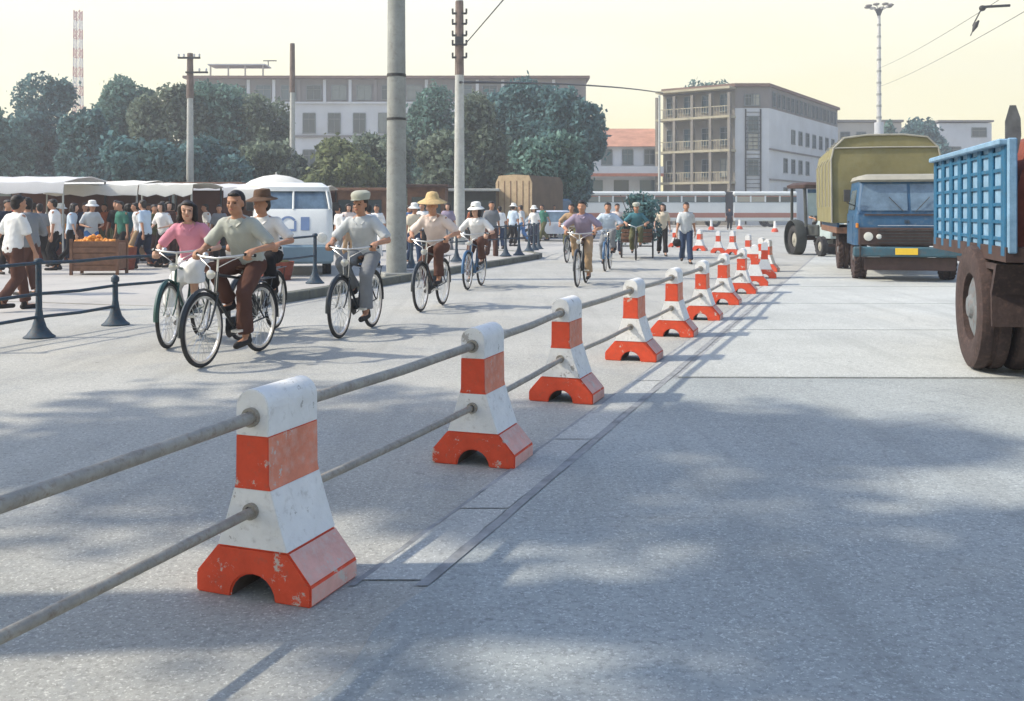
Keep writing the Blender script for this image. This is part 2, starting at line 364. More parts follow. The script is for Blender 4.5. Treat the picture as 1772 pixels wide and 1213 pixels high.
# pale strip to the right of the barrier with dark joints on both sides
strip = bpy.data.objects.new('edge_strip', None); COL.objects.link(strip); strip['kind'] = 'structure'
def ribbon(a0, a1, Y0, Y1, z, n=24, wob=0.0, seed=0):
    r = random.Random(seed); vs = []; fs = []
    for i in range(n+1):
        Y = Y0+(Y1-Y0)*i/n; vs += [(bx(Y)+a0+r.uniform(-wob, wob), Y, z), (bx(Y)+a1+r.uniform(-wob, wob), Y, z)]
    for i in range(n): fs.append((2*i, 2*i+1, 2*i+3, 2*i+2))
    return MB().add(vs, fs)
for Y0, Y1 in ((3.86, 4.775), (4.79, 6.22), (6.235, 8.36), (8.38, 11.62), (11.64, 15.03), (15.05, 19)):
    ribbon(.31, .54, Y0, Y1, .0092, 10, .004, int(Y0*7)).build('strip_panel', m_strip, strip, fixn=False)
ribbon(.285, .31, 3.8, 20, .0085, 90, .006, 3).build('joint', m_joint, strip, fixn=False)
ribbon(.54, .595, 3.8, 20, .0085, 60, .006, 4).build('joint', m_joint, strip, fixn=False)

# plaza pavement island with kerb
KD = Vector((X(950, 31.5)-X(455, 14.5), 31.5-14.5, 0))
k0 = Vector((*G(430, 536), 0)); k1 = Vector((*G(930, 449), 0))
kd = (k1-k0).normalized(); kn = Vector((-kd.y, kd.x, 0))
ke = bpy.data.objects.new('kerb', None); COL.objects.link(ke); ke['kind'] = 'structure'
klen = (k1-k0).length; nst = int(klen/0.9)
for i in range(nst):
    a = k0+kd*(i*klen/nst+.008); b = k0+kd*((i+1)*klen/nst-.008); c = (a+b)/2
    rr = rnd.uniform(-.004, .004)
    MB().box((c.x+kn.x*(.1+rr), c.y+kn.y*(.1+rr), .075), ((b-a).length, .2, .15+rr), math.atan2(kd.y, kd.x), .015).build('kerb_stone', m_kerb, ke)
# rounded end, made of short stones on an arc
rc = k1+kn*3.0
prev = None
for i in range(9):
    a0 = -math.pi/2+i*math.pi/9; am = a0+math.pi/18
    p = rc+kd*(math.cos(am)*2.9)+kn*(math.sin(am)*2.9)
    MB().box((p.x, p.y, .075), (1.0, .2, .15), math.atan2(kd.y, kd.x)+am+math.pi/2, .015).build('kerb_stone', m_kerb, ke)
pv = MB(); pl = [k0+kn*.2, k1+kn*.2]
for i in range(10):
    an = -math.pi/2+i*math.pi/9; pl.append(rc+kd*(math.cos(an)*2.8)+kn*(math.sin(an)*2.8))
pl += [k0+kn*5.8]
ktop = [.012]+[.135]*(len(pl)-2)+[.012]
pv.add([(p.x, p.y, z_) for p, z_ in zip(pl, ktop)]+[(p.x, p.y, 0.002) for p in pl], [tuple(range(len(pl)))]+[(i, i+len(pl), (i+1) % len(pl)+len(pl), (i+1) % len(pl)) for i in range(len(pl))])
pv.build('pavement', m_ground, kind='structure')

# ------------------------------------------------------------------ vegetation
def leaf_mat(name, col, tr=0.38):
    return mat(name, col, 0.75, 0.45, 0.9, island=0.45, trans=tr, spec=0.2)
m_leaf = leaf_mat('teal green leaves', (0.12, 0.21, 0.175)); m_leafy = leaf_mat('yellow green leaves', (0.19, 0.22, 0.11))
m_leafb = leaf_mat('blue green leaves', (0.10, 0.19, 0.19)); m_leafo = leaf_mat('grey olive leaves', (0.16, 0.20, 0.145))
m_bark = mat('bark', (0.12, 0.095, 0.075), 0.95, 0.3, 5, 0.6, 20)
def crown_mesh(name, rx, rz, n, leaf, seed, hub=None, lobes=20, spread=0.72):
    rg = np.random.RandomState(seed); rr = random.Random(seed)
    lb = [(0, 0, rz*.52, .42), (rx*.15, -rx*.1, rz*.1, .55), (-rx*.2, rx*.1, -rz*.35, .5)]
    for i in range(lobes-3):
        a = rr.uniform(0, 2*math.pi); q = math.sqrt(rr.random())*spread; zz = rr.uniform(-.95, .8)
        q *= math.sqrt(max(.12, 1-max(0, zz)**2*.85))
        lb.append((q*math.cos(a)*rx, q*math.sin(a)*rx, zz*rz*.8, rr.uniform(.22, .46)))
    ctr = np.zeros((n, 3)); idx = rg.randint(0, lobes, n); LB = np.array(lb)
    d = rg.normal(size=(n, 3)); d /= np.linalg.norm(d, axis=1)[:, None]
    rad = (0.45+0.6*rg.rand(n)**.6)[:, None]
    sizes = np.stack([LB[idx, 3]*rx, LB[idx, 3]*rx, LB[idx, 3]*rz*.85], 1)
    ctr = LB[idx, :3]+d*rad*sizes
    # sprays sticking out
    k = n//7; d2 = rg.normal(size=(k, 3)); ctr[:k] += d2*rx*.065
    # leaf quads: two random axes, folded shape (diamond)
    a = rg.normal(size=(n, 3)); a /= np.linalg.norm(a, axis=1)[:, None]
    b = np.cross(a, rg.normal(size=(n, 3))); b /= np.linalg.norm(b, axis=1)[:, None]
    s = leaf*(0.6+0.8*rg.rand(n))[:, None]
    V = np.empty((n, 4, 3)); V[:, 0] = ctr-a*s; V[:, 1] = ctr-b*s*.55; V[:, 2] = ctr+a*s; V[:, 3] = ctr+b*s*.55+np.cross(a, b)*s*.2
    me = bpy.data.meshes.new(name); me.vertices.add(n*4); me.vertices.foreach_set('co', V.reshape(-1))
    me.loops.add(n*4); me.loops.foreach_set('vertex_index', np.arange(n*4)); me.polygons.add(n)
    me.polygons.foreach_set('loop_start', np.arange(0, n*4, 4)); me.polygons.foreach_set('loop_total', np.full(n, 4)); me.update(); me.validate()
    return me, lb
def make_tree(label, x, y, height, rx, seed, lm, n=9000, leaf=.22, trunk_h=.28, group='trees behind the market', proto=None, rz=0):
    """crown radius rx, tree height; trunk, limbs, crown"""
    t = thing('tree', label, 'tree', (x, y, 0), rz, group)
    rzz = height*(1-trunk_h)/2; cz = height-rzz
    if proto is None:
        me, lb = crown_mesh('crown', rx, rzz, n, leaf, seed); proto = (me, lb)
    me, lb = proto
    if not me.materials: me.materials.append(lm)
    c = link('crown', me, t, m=lm); c.location = (0, 0, cz)
    mb = MB(); hh = cz-rzz*.3; r0 = height*.022+.06
    pts = [(0, 0, -.05), (.04*rx, 0, hh*.4), (-.03*rx, .03*rx, hh*.8), (0, 0, cz+rzz*.4)]
    mb.tube(pts, [r0*1.25, r0, r0*.8, r0*.25], 9); mb.build('trunk', m_bark, t, 60)
    for (lx, ly, lz, ls) in lb[:(3 if 'shading' in label or 'street' in label else 7)]:
        s0 = Vector((0, 0, hh*rnd.uniform(.75, 1.1))); e0 = Vector((lx, ly, cz+lz)); mid = (s0+e0)/2+Vector((0, 0, -.08*rx))
        MB().tube([s0, mid, e0], [r0*.5, r0*.33, r0*.1], 6).build('limb', m_bark, t, 60)
    return t, proto
TP = [None]*6
def tree_at(u, vtop, Y, wpx, lm, label, p=0, trunk_h=.18, n=9000, leaf=.24, seed=None, group='trees behind the market'):
    h = Z(vtop, Y); rx = wpx/2/F*Y*1.05
    t, _ = make_tree(label, X(u, Y), Y, h, rx, (seed or 0)+int(u)+p+100, lm, int(n*2.4), leaf*.82, trunk_h*.55, group)
    return t
tree_at(70, 112, 78, 200, m_leafb, 'tall dark blue-green tree with a pointed top at the far left edge', n=12000)
tree_at(-25, 160, 70, 150, m_leaf, 'tree cut off by the left edge of the view', n=5000)
tree_at(150, 175, 66, 110, m_leafb, 'dark round tree under the lattice mast', n=6000)
tree_at(212, 125, 74, 150, m_leaf, 'tall tree between the lattice mast and the pole with crossarms', n=9000)
tree_at(292, 132, 70, 130, m_leafo, 'grey-green tree just left of the pole with crossarms', n=7000)
tree_at(385, 128, 72, 140, m_leaf, 'loose tree right of the pole with crossarms', n=6000)
tree_at(350, 225, 60, 150, m_leafb, 'low dark bushy tree behind the white stall roof', n=6000)
tree_at(240, 235, 56, 140, m_leafb, 'low dark tree above the left stall awnings', n=6000)
tree_at(450, 152, 72, 105, m_leafo, 'thin tree in front of the left part of the long building', n=4200)
tree_at(480, 236, 62, 150, m_leafo, 'low olive tree behind the round umbrella', n=6000)
tree_at(585, 232, 62, 150, m_leafy, 'low yellow-green tree left of the thick concrete pole', n=7000)
tree_at(665, 226, 66, 130, m_leafo, 'low olive tree behind the thick concrete pole', n=6000)
tree_at(745, 138, 76, 150, m_leaf, 'tree between the thick pole and the tall wooden-topped pole', n=6000)
tree_at(765, 215, 62, 130, m_leafo, 'grey-green low tree at the foot of the tall slim pole', n=6000)
tree_at(830, 150, 66, 120, m_leafo, 'mid-height tree left of the big round tree', n=6000)
tree_at(905, 118, 72, 190, m_leafb, 'big dense blue-green tree in front of the end of the long building', n=14000)
tree_at(985, 138, 68, 130, m_leafb, 'dark tree at the right end of the row beside the tiled roof', n=9000)
tree_at(945, 230, 58, 150, m_leaf, 'low dark tree above the canvas truck', n=7000)
tree_at(1225, 128, 135, 110, m_leaf, 'tree crown rising behind the gallery building', n=4500, leaf=.35, trunk_h=.3, group='far trees')
tree_at(1603, 195, 120, 92, m_leafb, 'round blue-green tree above the olive truck canvas', n=4500, leaf=.33, trunk_h=.2, group='far trees')
tree_at(1535, 205, 118, 55, m_leaf, 'small tree at the foot of the tall lamp mast', n=2500, leaf=.33, trunk_h=.2, group='far trees')
# street trees beside and behind the viewer: they throw the dappled shade over the near road
def shade_tree(x, y, h, rx, seed, n, label):
    make_tree(label, x, y, h, rx, seed, m_leafo, n, .17, .45, 'street trees beside the road')
shade_tree(-6.8, 0.6, 9.5, 2.9, 5, 3600, 'street tree left of the viewer shading the near road')
shade_tree(-7.9, 5.6, 9.6, 2.5, 9, 4200, 'street tree beside the plaza left of the viewer')
shade_tree(-2.5, -2.6, 9.0, 2.6, 11, 3600, 'street tree behind the viewer')
shade_tree(-4.9, 3.3, 10.2, 2.2, 15, 3600, 'thin street tree nearest the barrier left of the viewer')

# ------------------------------------------------------------------ distant buildings
m_wallw = mat('whitewashed wall', (0.50, 0.52, 0.54), 0.9, 0.10, 0.25, dirt=(0.42, 0.42, 0.42), dirt_amt=0.3)
m_wallg = mat('grey brown wall', (0.20, 0.185, 0.175), 0.9, 0.15, 0.3, dirt=(0.16, 0.15, 0.14), dirt_amt=0.3)
m_wallb = mat('beige wall', (0.42, 0.39, 0.34), 0.9, 0.12, 0.3)
m_eave = mat('brown eave', (0.17, 0.11, 0.09), 0.9, 0.2, 0.8)
m_ochre = mat('ochre balcony edge', (0.34, 0.31, 0.22), 0.9, 0.15, 0.8)
m_frame = mat('window frame paint', (0.17, 0.19, 0.19), 0.8, 0.15, 2)
m_tile = mat('salmon roof tiles', (0.42, 0.22, 0.15), 0.9, 0.25, 1.0, 0.8, 6)
m_gal = mat('shade-toned gallery wall', (0.19, 0.175, 0.15), 0.9, 0.2, 0.7)  # gallery shade put into the colour, darker than the other walls
def win_meshes(wd, h, bars=1):
    t = .09; f = MB()
    f.box((0, -.05, h/2), (wd, .1, t)).box((0, -.05, -h/2), (wd+.14, .14, t))
    f.box((-wd/2, -.05, 0), (t, .1, h-t)).box((wd/2, -.05, 0), (t, .1, h-t))
    for k in range(bars): f.box((-wd/2+wd*(k+1)/(bars+1), -.04, 0), (.05, .06, h-t))
    f.box((0, -.035, h*.2), (wd-t, .05, .05))
    p = MB().box((0, -.012, 0), (wd-t, .02, h-t))
    a = f.mesh('window_frame'); a.materials.append(m_frame); b = p.mesh('pane'); b.materials.append(m_glassd); return a, b
_w = {}
def window(parent, x, y, z, wd, h, ang=0, bars=1):
    k = (round(wd, 2), round(h, 2), bars)
    if k not in _w: _w[k] = win_meshes(wd, h, bars)
    a, b = _w[k]; o = link('window', a, parent); o.location = (x, y, z); o.rotation_euler = (0, 0, ang); link('pane', b, o)
def poly_building(parent, pts, z0, z1, m, name='wall'):
    MB().add([(x, y, z0) for x, y in pts]+[(x, y, z1) for x, y in pts], [tuple(range(len(pts))), tuple(range(len(pts), 2*len(pts)))]+[(i, (i+1) % len(pts), (i+1) % len(pts)+len(pts), i+len(pts)) for i in range(len(pts))]).build(name, m, parent)
def face_windows(parent, p0, p1, zc, n, wd, h, margin=1.0, bars=1, skip=()):
    d = Vector((p1[0]-p0[0], p1[1]-p0[1])); l = d.length; d /= l; ang = math.atan2(d.y, d.x); nn = Vector((d.y, -d.x))
    for i in range(n):
        if i in skip: continue
        s = margin+(l-2*margin)*(i+.5)/n; q = Vector(p0)+d*s+nn*.004
        window(parent, q.x, q.y, zc, wd, h, ang, bars)
# A: long building behind the trees
YA = 115; ba = thing('long_building', 'long grey and white four-storey building behind the row of trees', 'building', (0, 0, 0))
xa0, xa1 = X(325, YA), X(1014, YA); zt = Z(136, YA)
pts = [(xa0, YA), (xa1, YA), (xa1, YA+12), (xa0, YA+12)]
poly_building(ba, pts, 0, Z(178, YA), m_wallw); poly_building(ba, [(x, y+(.05 if y == YA else 0)) for x, y in pts], Z(178, YA), zt, m_wallg, 'upper_wall')
MB().box(((xa0+xa1)/2, YA+5.8, zt+.12), (xa1-xa0+.8, 13, .28)).build('roof', m_eave, ba)
MB().box(((xa0+xa1)/2, YA-.12, Z(178, YA)), (xa1-xa0+.1, .3, .22)).build('cornice', m_wallw, ba)
MB().box(((xa0+xa1)/2, YA-.10, Z(236, YA)), (xa1-xa0+.1, .26, .25)).build('cornice', m_wallg, ba)
for k in range(-4, 10):
    u = 535+43.5*k
    if u > 1000: break
    window(ba, X(u, YA), YA-.004, Z(213, YA), 1.42, 2.3)
    window(ba, X(u, YA), YA-.004, Z(275, YA), 1.42, 2.1)
    window(ba, X(u+8, YA), YA+.044, Z(160, YA), 1.7, 1.7)
for u in range(440, 1000, 44): MB().box((X(u-10, YA), YA-.02, Z(157, YA)), (.35, .2, 2.55)).build('pilaster', m_wallw if u % 3 else m_wallg, ba)
# open roof frame on the long building
rf = thing('roof_pavilion', 'pale open frame with a thin roof standing on the long building', 'pavilion', (X(415, YA+4), YA+4, zt+.26))
MB().box((0, 0, 1.75), (6.8, 3, .14)).build('roof', m_wallw, rf)
for dx in (-3.1, -1, 1, 3.1): MB().box((dx, -1.3, .84), (.16, .16, 1.68)).build('post', m_wallb, rf)
MB().box((3.6, 0, 2.4), (1.6, .1, .12)).box((3.4, 0, 2.1), (.1, .1, .6)).build('antenna_bar', m_iron, rf)

# B: gallery building
bb = thing('gallery_building', 'four-storey corner building with open galleries on its left side and a white right side', 'building')
P = [(X(1148, 99.7), 99.7), (X(1272, 95), 95), (X(1331, 95), 95), (X(1450, 117), 117), (33, 128), (17.9, 113)]
ztop = Z(150, 95)
poly_building(bb, P, 0, Z(187, 95), m_wallw); 
c0 = [(x+(.03 if x < 30 else -.03), y+.05) for x, y in P]
poly_building(bb, c0, Z(187, 95), ztop, m_wallg, 'upper_wall')
cc = Vector((sum(p[0] for p in P)/6, sum(p[1] for p in P)/6)); PR = [((Vector(p)-cc)*1.025+cc) for p in P]
poly_building(bb, [tuple(p) for p in PR], ztop, ztop+.3, m_eave, 'roof')
d = Vector((P[1][0]-P[0][0], P[1][1]-P[0][1])); l = d.length; d /= l; nn = Vector((d.y, -d.x)); ang = math.atan2(d.y, d.x)
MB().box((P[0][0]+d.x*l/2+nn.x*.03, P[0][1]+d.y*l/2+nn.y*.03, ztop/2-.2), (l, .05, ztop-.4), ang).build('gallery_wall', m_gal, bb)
for zz in (ztop-.15, Z(206, 97), Z(263, 97), Z(317, 97)):
    c = Vector(P[0])+d*l/2+nn*.75; MB().box((c.x, c.y, zz), (l+.2, 1.4, .22), ang).build('gallery_slab', m_ochre, bb)
for k in range(5):
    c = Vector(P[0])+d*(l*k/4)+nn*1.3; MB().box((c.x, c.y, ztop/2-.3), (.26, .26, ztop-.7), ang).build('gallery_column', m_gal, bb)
for zz in (Z(206, 97), Z(263, 97), Z(317, 97)):
    rl = MB(); c = Vector(P[0])+d*l/2+nn*1.38
    rl.box((c.x, c.y, zz+1.0), (l, .06, .07), ang)
    for k in range(28): q = Vector(P[0])+d*(l*(k+.5)/28)+nn*1.38; rl.box((q.x, q.y, zz+.55), (.035, .035, .85), ang)
    rl.build('gallery_railing', m_ochre, bb)
    for k in range(4):
        q = Vector(P[0])+d*(l*(k+.5)/4)+nn*.06; window(bb, q.x, q.y, zz+1.45, 1.05, 1.7, ang)
for z in (Z(173, 95),): face_windows(bb, P[1], P[2], z, 2, .8, 1.1)
for z in (Z(215, 95), Z(245, 95), Z(290, 95)): window(bb, X(1303, 95), 94.99, z, 1.0, 1.5)
MB().box((X(1290, 95), 94.93, 5.6), (.12, .12, 11)).box((X(1316, 95), 94.93, 5.6), (.12, .12, 11)).build('downpipe', m_iron, bb)
lad = MB()
for k in range(26): lad.box((X(1303, 95), 94.93, .8+k*.4), (X(1316, 95)-X(1290, 95)-.1, .06, .05))
lad.build('ladder_rungs', m_iron, bb)
face_windows(bb, (P[2][0]+.03, P[2][1]+.05), (P[3][0]-.03, P[3][1]+.05), Z(170, 95), 16, .8, 1.4, .6)
for z, n, sk in ((8.9, 9, (0, 1)), (5.9, 9, (0, 5)), (3.0, 9, (0, 3, 4))): face_windows(bb, P[2], P[3], z, n, 1.1, 1.4, 1.2, 1, sk)
dv = Vector((P[3][0]-P[2][0], P[3][1]-P[2][1])); 
for z in (4.4, 7.3):
    c = Vector(P[2])+dv/2; MB().box((c.x+.05, c.y-.05, z), (dv.length, .2, .14), math.atan2(dv.y, dv.x)).build('cornice', m_wallg, bb)
# C: low tiled building
YC = 100; bc = thing('tiled_building', 'low two-storey building with a salmon tiled roof and white canopy', 'building')
x0, x1 = X(1000, YC), X(1144, YC)-.1
poly_building(bc, [(x0, YC), (x1, YC), (x1, YC+8), (x0, YC+8)], 0, Z(252, YC), m_wallw)
MB().add([(x0-.4, YC-.7, Z(254, YC)), (x1+.02, YC-.7, Z(254, YC)), (x1+.02, YC+4, Z(217, YC)), (x0-.4, YC+4, Z(217, YC)), (x0-.4, YC+8.7, Z(254, YC)), (x1+.02, YC+8.7, Z(254, YC))], [(0, 1, 2, 3), (3, 2, 5, 4), (0, 3, 4), (1, 5, 2), (0, 4, 5, 1)]).build('roof', m_tile, bc)
for u in (1050, 1086, 1124): window(bc, X(u, YC), YC-.004, Z(272, YC), 1.05, 1.5)
MB().box(((x0+x1)/2, YC-1.2, Z(296, YC)), (x1-x0, 2.3, .75)).build('canopy', m_wallw, bc)
MB().box(((x0+x1)/2, YC-2.38, Z(304, YC)), (x1-x0, .06, .3)).build('canopy_stripe', mat('faded red board', (0.4, 0.16, 0.1), .8), bc)
for u in (1030, 1075, 1120): MB().box((X(u, YC), YC-.02, Z(328, YC)), (1.5, .1, 1.9)).build('shopfront', m_glassd, bc)
# D, E: blocks behind the trucks
bd = thing('beige_building', 'beige block behind the lamp mast, left of the round tree', 'building')
YD = 135; poly_building(bd, [(X(1440, YD), YD), (X(1560, YD), YD), (X(1560, YD), YD+12), (X(1440, YD), YD+12)], 0, Z(212, YD), m_wallb)
MB().box((X(1500, YD), YD+6, Z(210, YD)+.05), (X(1560, YD)-X(1440, YD)+.4, 12.6, .3)).build('roof', m_wallg, bd)
for u in (1462, 1490, 1545): window(bd, X(u, YD), YD-.004, Z(238, YD), 1.3, 1.5); window(bd, X(u, YD), YD-.004, Z(272, YD), 1.3, 1.5)
be = thing('white_building', 'pale flat-roofed building above the blue truck sides', 'building')
YE = 130; poly_building(be, [(X(1625, YE), YE), (X(1716, YE), YE), (X(1716, YE), YE+14), (X(1625, YE), YE+14)], 0, Z(213, YE), m_wallw)
MB().box((X(1670, YE), YE+7, Z(211, YE)+.1), (X(1716, YE)-X(1625, YE)+.4, 14.6, .25)).build('roof', m_wallg, be)
window(be, X(1694, YE), YE-.004, Z(229, YE), 1.9, 1.2); window(be, X(1650, YE), YE-.004, Z(262, YE), 1.9, 1.2)

# ------------------------------------------------------------------ masts and poles
def lattice(parent, h, wb, wt, seg, mA, mB_):
    for k in range(seg):
        mb = MB(); z0 = h*k/seg; z1 = h*(k+1)/seg; a = wb+(wt-wb)*k/seg; b = wb+(wt-wb)*(k+1)/seg
        cs = [(-1, -1), (1, -1), (1, 1), (-1, 1)]
        for i in range(4):
            p0 = (cs[i][0]*a/2, cs[i][1]*a/2, z0); p1 = (cs[i][0]*b/2, cs[i][1]*b/2, z1); q = cs[(i+1) % 4]
            mb.tube([p0, p1], .10, 5); mb.tube([p0, (q[0]*b/2, q[1]*b/2, z1)], .06, 4); mb.tube([(q[0]*a/2, q[1]*a/2, z0), p1], .06, 4)
            mb.tube([p0, (q[0]*a/2, q[1]*a/2, z0)], .06, 4)
        mb.build('mast_section', mA if k % 2 else mB_, parent)
YT = 190; tw = thing('lattice_mast', 'tall thin red and white lattice mast rising above the left trees', 'mast', (X(135, YT), YT, 0))
lattice(tw, Z(18, YT), 1.7, 1.1, 22, mat('red mast paint', (0.42, 0.16, 0.14), .8), mat('white mast paint', (0.6, 0.56, 0.54), .8))

def pole(label, u, Y, vtop, r0, r1, m, ztop=None, group=None):
    h = ztop or Z(vtop, Y); t = thing('utility_pole', label, 'pole', (X(u, Y), Y, 0), 0, group)
    MB().tube([(0, 0, -.1), (0, 0, h*.5), (0, 0, h)], [r0, (r0+r1)/2, r1], 16).build('shaft', m, t, 60); return t, h
p1, h = pole('thick grey concrete pole on the kerb in the middle of the picture', 686, 20.6, 0, .215, .165, m_pole, 8.6)
MB().tube([(0, 0, 4.2), (0, 0, 4.26)], .2, 16).build('band', m_iron, p1); MB().tube([(0, 0, 3.3), (0, 0, 3.35)], .205, 16).build('band', m_iron, p1)
MB().box((0, 0, .10), (.6, .6, .12), .3, .02).build('base', m_pole, p1)
p2, h = pole('tall slim pole with brackets and stay wire right of the thick pole', 795, 42, 0, .24, .16, m_polew, 10.3)
MB().tube([(0, 0, Z(130, 42)), (0, 0, 10.25)], [.19, .17], 12).build('upper_shaft', mat('weathered timber', (0.16, 0.12, 0.10), .9, .3, 4), p2)
for v in (24, 42, 62, 78, 100): 
    MB().box((.0, -.1, Z(v, 42)), (.62, .08, .08)).tube([(.3, -.1, Z(v, 42)), (.3, -.1, Z(v, 42)+.2)], .045, 6).tube([(-.28, -.1, Z(v, 42)), (-.28, -.1, Z(v, 42)+.2)], .045, 6).build('bracket', m_iron, p2)
MB().box((0, -.22, Z(72, 42)), (.34, .2, .34), 0, .02).build('junction_box', m_iron, p2)
p3, h = pole('slim pole with two crossarms above the left trees', 329, 58, 92, .24, .15, m_polew)
MB().tube([(0, 0, Z(170, 58)), (0, 0, h-.02)], [.22, .17], 12).build('upper_shaft', _m['weathered timber'], p3)
MB().box((0, -.2, Z(101, 58)), (1.3, .1, .1)).build('crossarm', m_iron, p3)
MB().box((.45, -.2, Z(126, 58)), (1.3, .1, .1)).build('crossarm', m_iron, p3)
for dx, v in ((-.6, 101), (-.3, 101), (.3, 101), (.6, 101), (1.0, 126), (.6, 126)): MB().lathe([(.03, 0), (.07, .05), (.05, .1), (.07, .14), (.03, .2)], (dx, -.2, Z(v, 58)+.05), 8).build('insulator', m_wallw, p3)
p4, h = pole('plain slim pole in front of the long building', 506, 62, 75, .2, .13, m_polew)
MB().tube([(0, 0, Z(160, 62)), (0, 0, h-.02)], [.18, .15], 12).build('upper_shaft', _m['weathered timber'], p4)
p5, h = pole('thin white pole at the left corner of the gallery building', 1141, 92, 165, .13, .10, m_polew)
# overhead cables
def cable(label, a, b, sag, r=.02, n=14, cat='cable'):
    a = Vector(a); b = Vector(b); pts = [a.lerp(b, i/n)-Vector((0, 0, sag*4*(i/n)*(1-i/n))) for i in range(n+1)]
    tag(MB().tube(pts, r, 6).build('overhead_cable', m_iron, None, 60), label, cat, 'overhead cables')
cable('thick dark span cable from the slim pole to the gallery building', (X(797, 42), 41.7, Z(144, 42)), (X(1148, 97), 97.5, Z(160, 97)), -.25, .055)
cable('stay wire rising to the upper right from the slim pole', (X(800, 42), 41.8, Z(84, 42)), (X(905, 30), 30, Z(-40, 30)), .0, .022)
cable('contact wire slanting down from the right edge', (X(1790, 40), 40, Z(-40, 40)), (X(1521, 112), 112, Z(118, 112)), .3, .014)
cable('second contact wire slanting down from the right edge', (X(1810, 40), 40, Z(-2, 40)), (X(1521, 112), 112, Z(150, 112)), .3, .014)
ha = thing('wire_hanger', 'dark trolley wire hanger with a bar in the top right corner of the sky', 'wire hanger', (X(1700, 40), 40, Z(12, 40)))
MB().tube([(0, 0, 0), (1.15, .1, .08)], .055, 8).build('bar', m_iron, ha); MB().ell((0, 0, -.05), (.14, .1, .12)).build('clamp', m_iron, ha)
MB().tube([(-.05, 0, -.1), (-.35, .1, -.75)], .03, 6).build('rod', m_iron, ha)
hb = thing('wire_insulator', 'dark insulator hanging below the trolley wire hanger', 'insulator', (X(1688, 40), 40, Z(44, 40)))
MB().tube([(.14, 0, .2), (0, 0, 0), (-.12, 0, -.26)], [.03, .11, .03], 8).build('insulator_body', m_iron, hb, 60)
MB().tube([(-.12, 0, -.24), (-.2, 0, -.42)], .02, 6).build('rod', m_iron, hb)
# lamp mast
YL = 112; lm_ = thing('lamp_mast', 'very tall white lamp mast with a wide head, behind the olive truck', 'lamp post', (X(1521, YL), YL, 0))
hl = Z(16, YL); m_mast = mat('pale mast paint', (0.50, 0.50, 0.48), .7)
MB().tube([(0, 0, 0), (0, 0, Z(212, YL))], [.62, .5], 16).build('base', m_wallw, lm_, 60)
MB().tube([(0, 0, Z(212, YL)), (0, 0, hl)], [.26, .17], 12).build('shaft', m_mast, lm_, 60)
for k in range(9): z = Z(205-20*k, YL); MB().tube([(0, 0, z), (0, 0, z+.22)], .3-.01*k, 12).build('collar', _m['grey pole concrete'], lm_)
MB().lathe([(.12, -.9), (.35, -.25), (.5, 0), (.2, .1)], (0, 0, hl), 12).build('hub', m_iron, lm_)
for i in range(8):
    a = i*math.pi/4+.2; c, s = math.cos(a), math.sin(a)
    MB().tube([(c*.2, s*.2, hl-.15), (c*1.35, s*1.35, hl+.42)], .05, 6).build('arm', m_mast, lm_)
    MB().ell((c*1.25, s*1.25, hl+.36), (.38, .38, .15), 10, 6).build('lamp_head', mat('grey lamp housing', (0.22, 0.2, 0.19), .6), lm_)

# ------------------------------------------------------------------ barrier blocks
def circ(cx, cz, r, a0, a1, n): return [(cx+r*math.cos(a0+(a1-a0)*i/n), cz+r*math.sin(a0+(a1-a0)*i/n)) for i in range(n+1)]
PROF = [(-.25, 0), (-.25, .075), (-.15, .19), (-.112, .30), (-.082, .395), (-.072, .43), (-.070, .60)]
def half_width(z):
    for (a, za), (b, zb) in zip(PROF[:-1], PROF[1:]):
        if za <= z <= zb: return -(a+(b-a)*(z-za)/max(1e-6, zb-za))
    return .07
TH = .17     # half thickness along the line
def band_mesh(z0, z1, name, arch=False, dome=False, front=m_red, side=m_red):
    zs = [z0]+[z for _, z in PROF if z0+1e-4 < z < z1-1e-4]+([z1] if not dome else [.70])
    if dome: zs = [z0, .70]
    left = [(-half_width(z), z) for z in zs]; right = [(half_width(z), z) for z in zs[::-1]]
    poly = left[:]
    if dome: poly += circ(0, .705, .07, math.pi, 0, 10)
    poly += right
    if arch:
        poly += circ(0, -.004, .095, 0, math.pi, 10)[0:11]
    # poly now runs left bottom -> top -> right bottom -> arch back
    me = bpy.data.meshes.new(name); bm = bmesh.new()
    fr = [bm.verts.new((x, -TH, z)) for x, z in poly]; bk = [bm.verts.new((x, TH, z)) for x, z in poly]
    f1 = bm.faces.new(fr); f2 = bm.faces.new(bk[::-1]); n = len(poly)
    sides = []
    for i in range(n):
        f = bm.faces.new((fr[i], bk[i], bk[(i+1) % n], fr[(i+1) % n])); sides.append((i, f))
    bmesh.ops.recalc_face_normals(bm, faces=bm.faces)
    me.materials.append(front); me.materials.append(side); me.materials.append(m_hole)
    nl = len(left)
    for i, f in sides:
        f.material_index = 1
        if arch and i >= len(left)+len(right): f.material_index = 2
    bmesh.ops.triangulate(bm, faces=[f1, f2])
    be = [e for e in bm.edges if len(e.link_faces) == 2 and e.calc_face_angle(0) > .5]
    bmesh.ops.bevel(bm, geom=be, offset=.007, segments=2, affect='EDGES', clamp_overlap=True)
    bm.to_mesh(me); bm.free()
    me.polygons.foreach_set('use_smooth', [True]*len(me.polygons))
    try: me.set_sharp_from_angle(angle=R(35))
    except Exception: pass
    return me
band = {
 'base': band_mesh(0, .188, 'base', arch=True, front=m_red, side=m_pink),
 'lower_band': band_mesh(.188, .405, 'lower_band', front=m_white, side=m_white),
 'red_band': band_mesh(.405, .603, 'red_band', front=m_red, side=m_redf),
 'top_cap': band_mesh(.603, .775, 'top_cap', dome=True, front=m_white, side=m_white)}
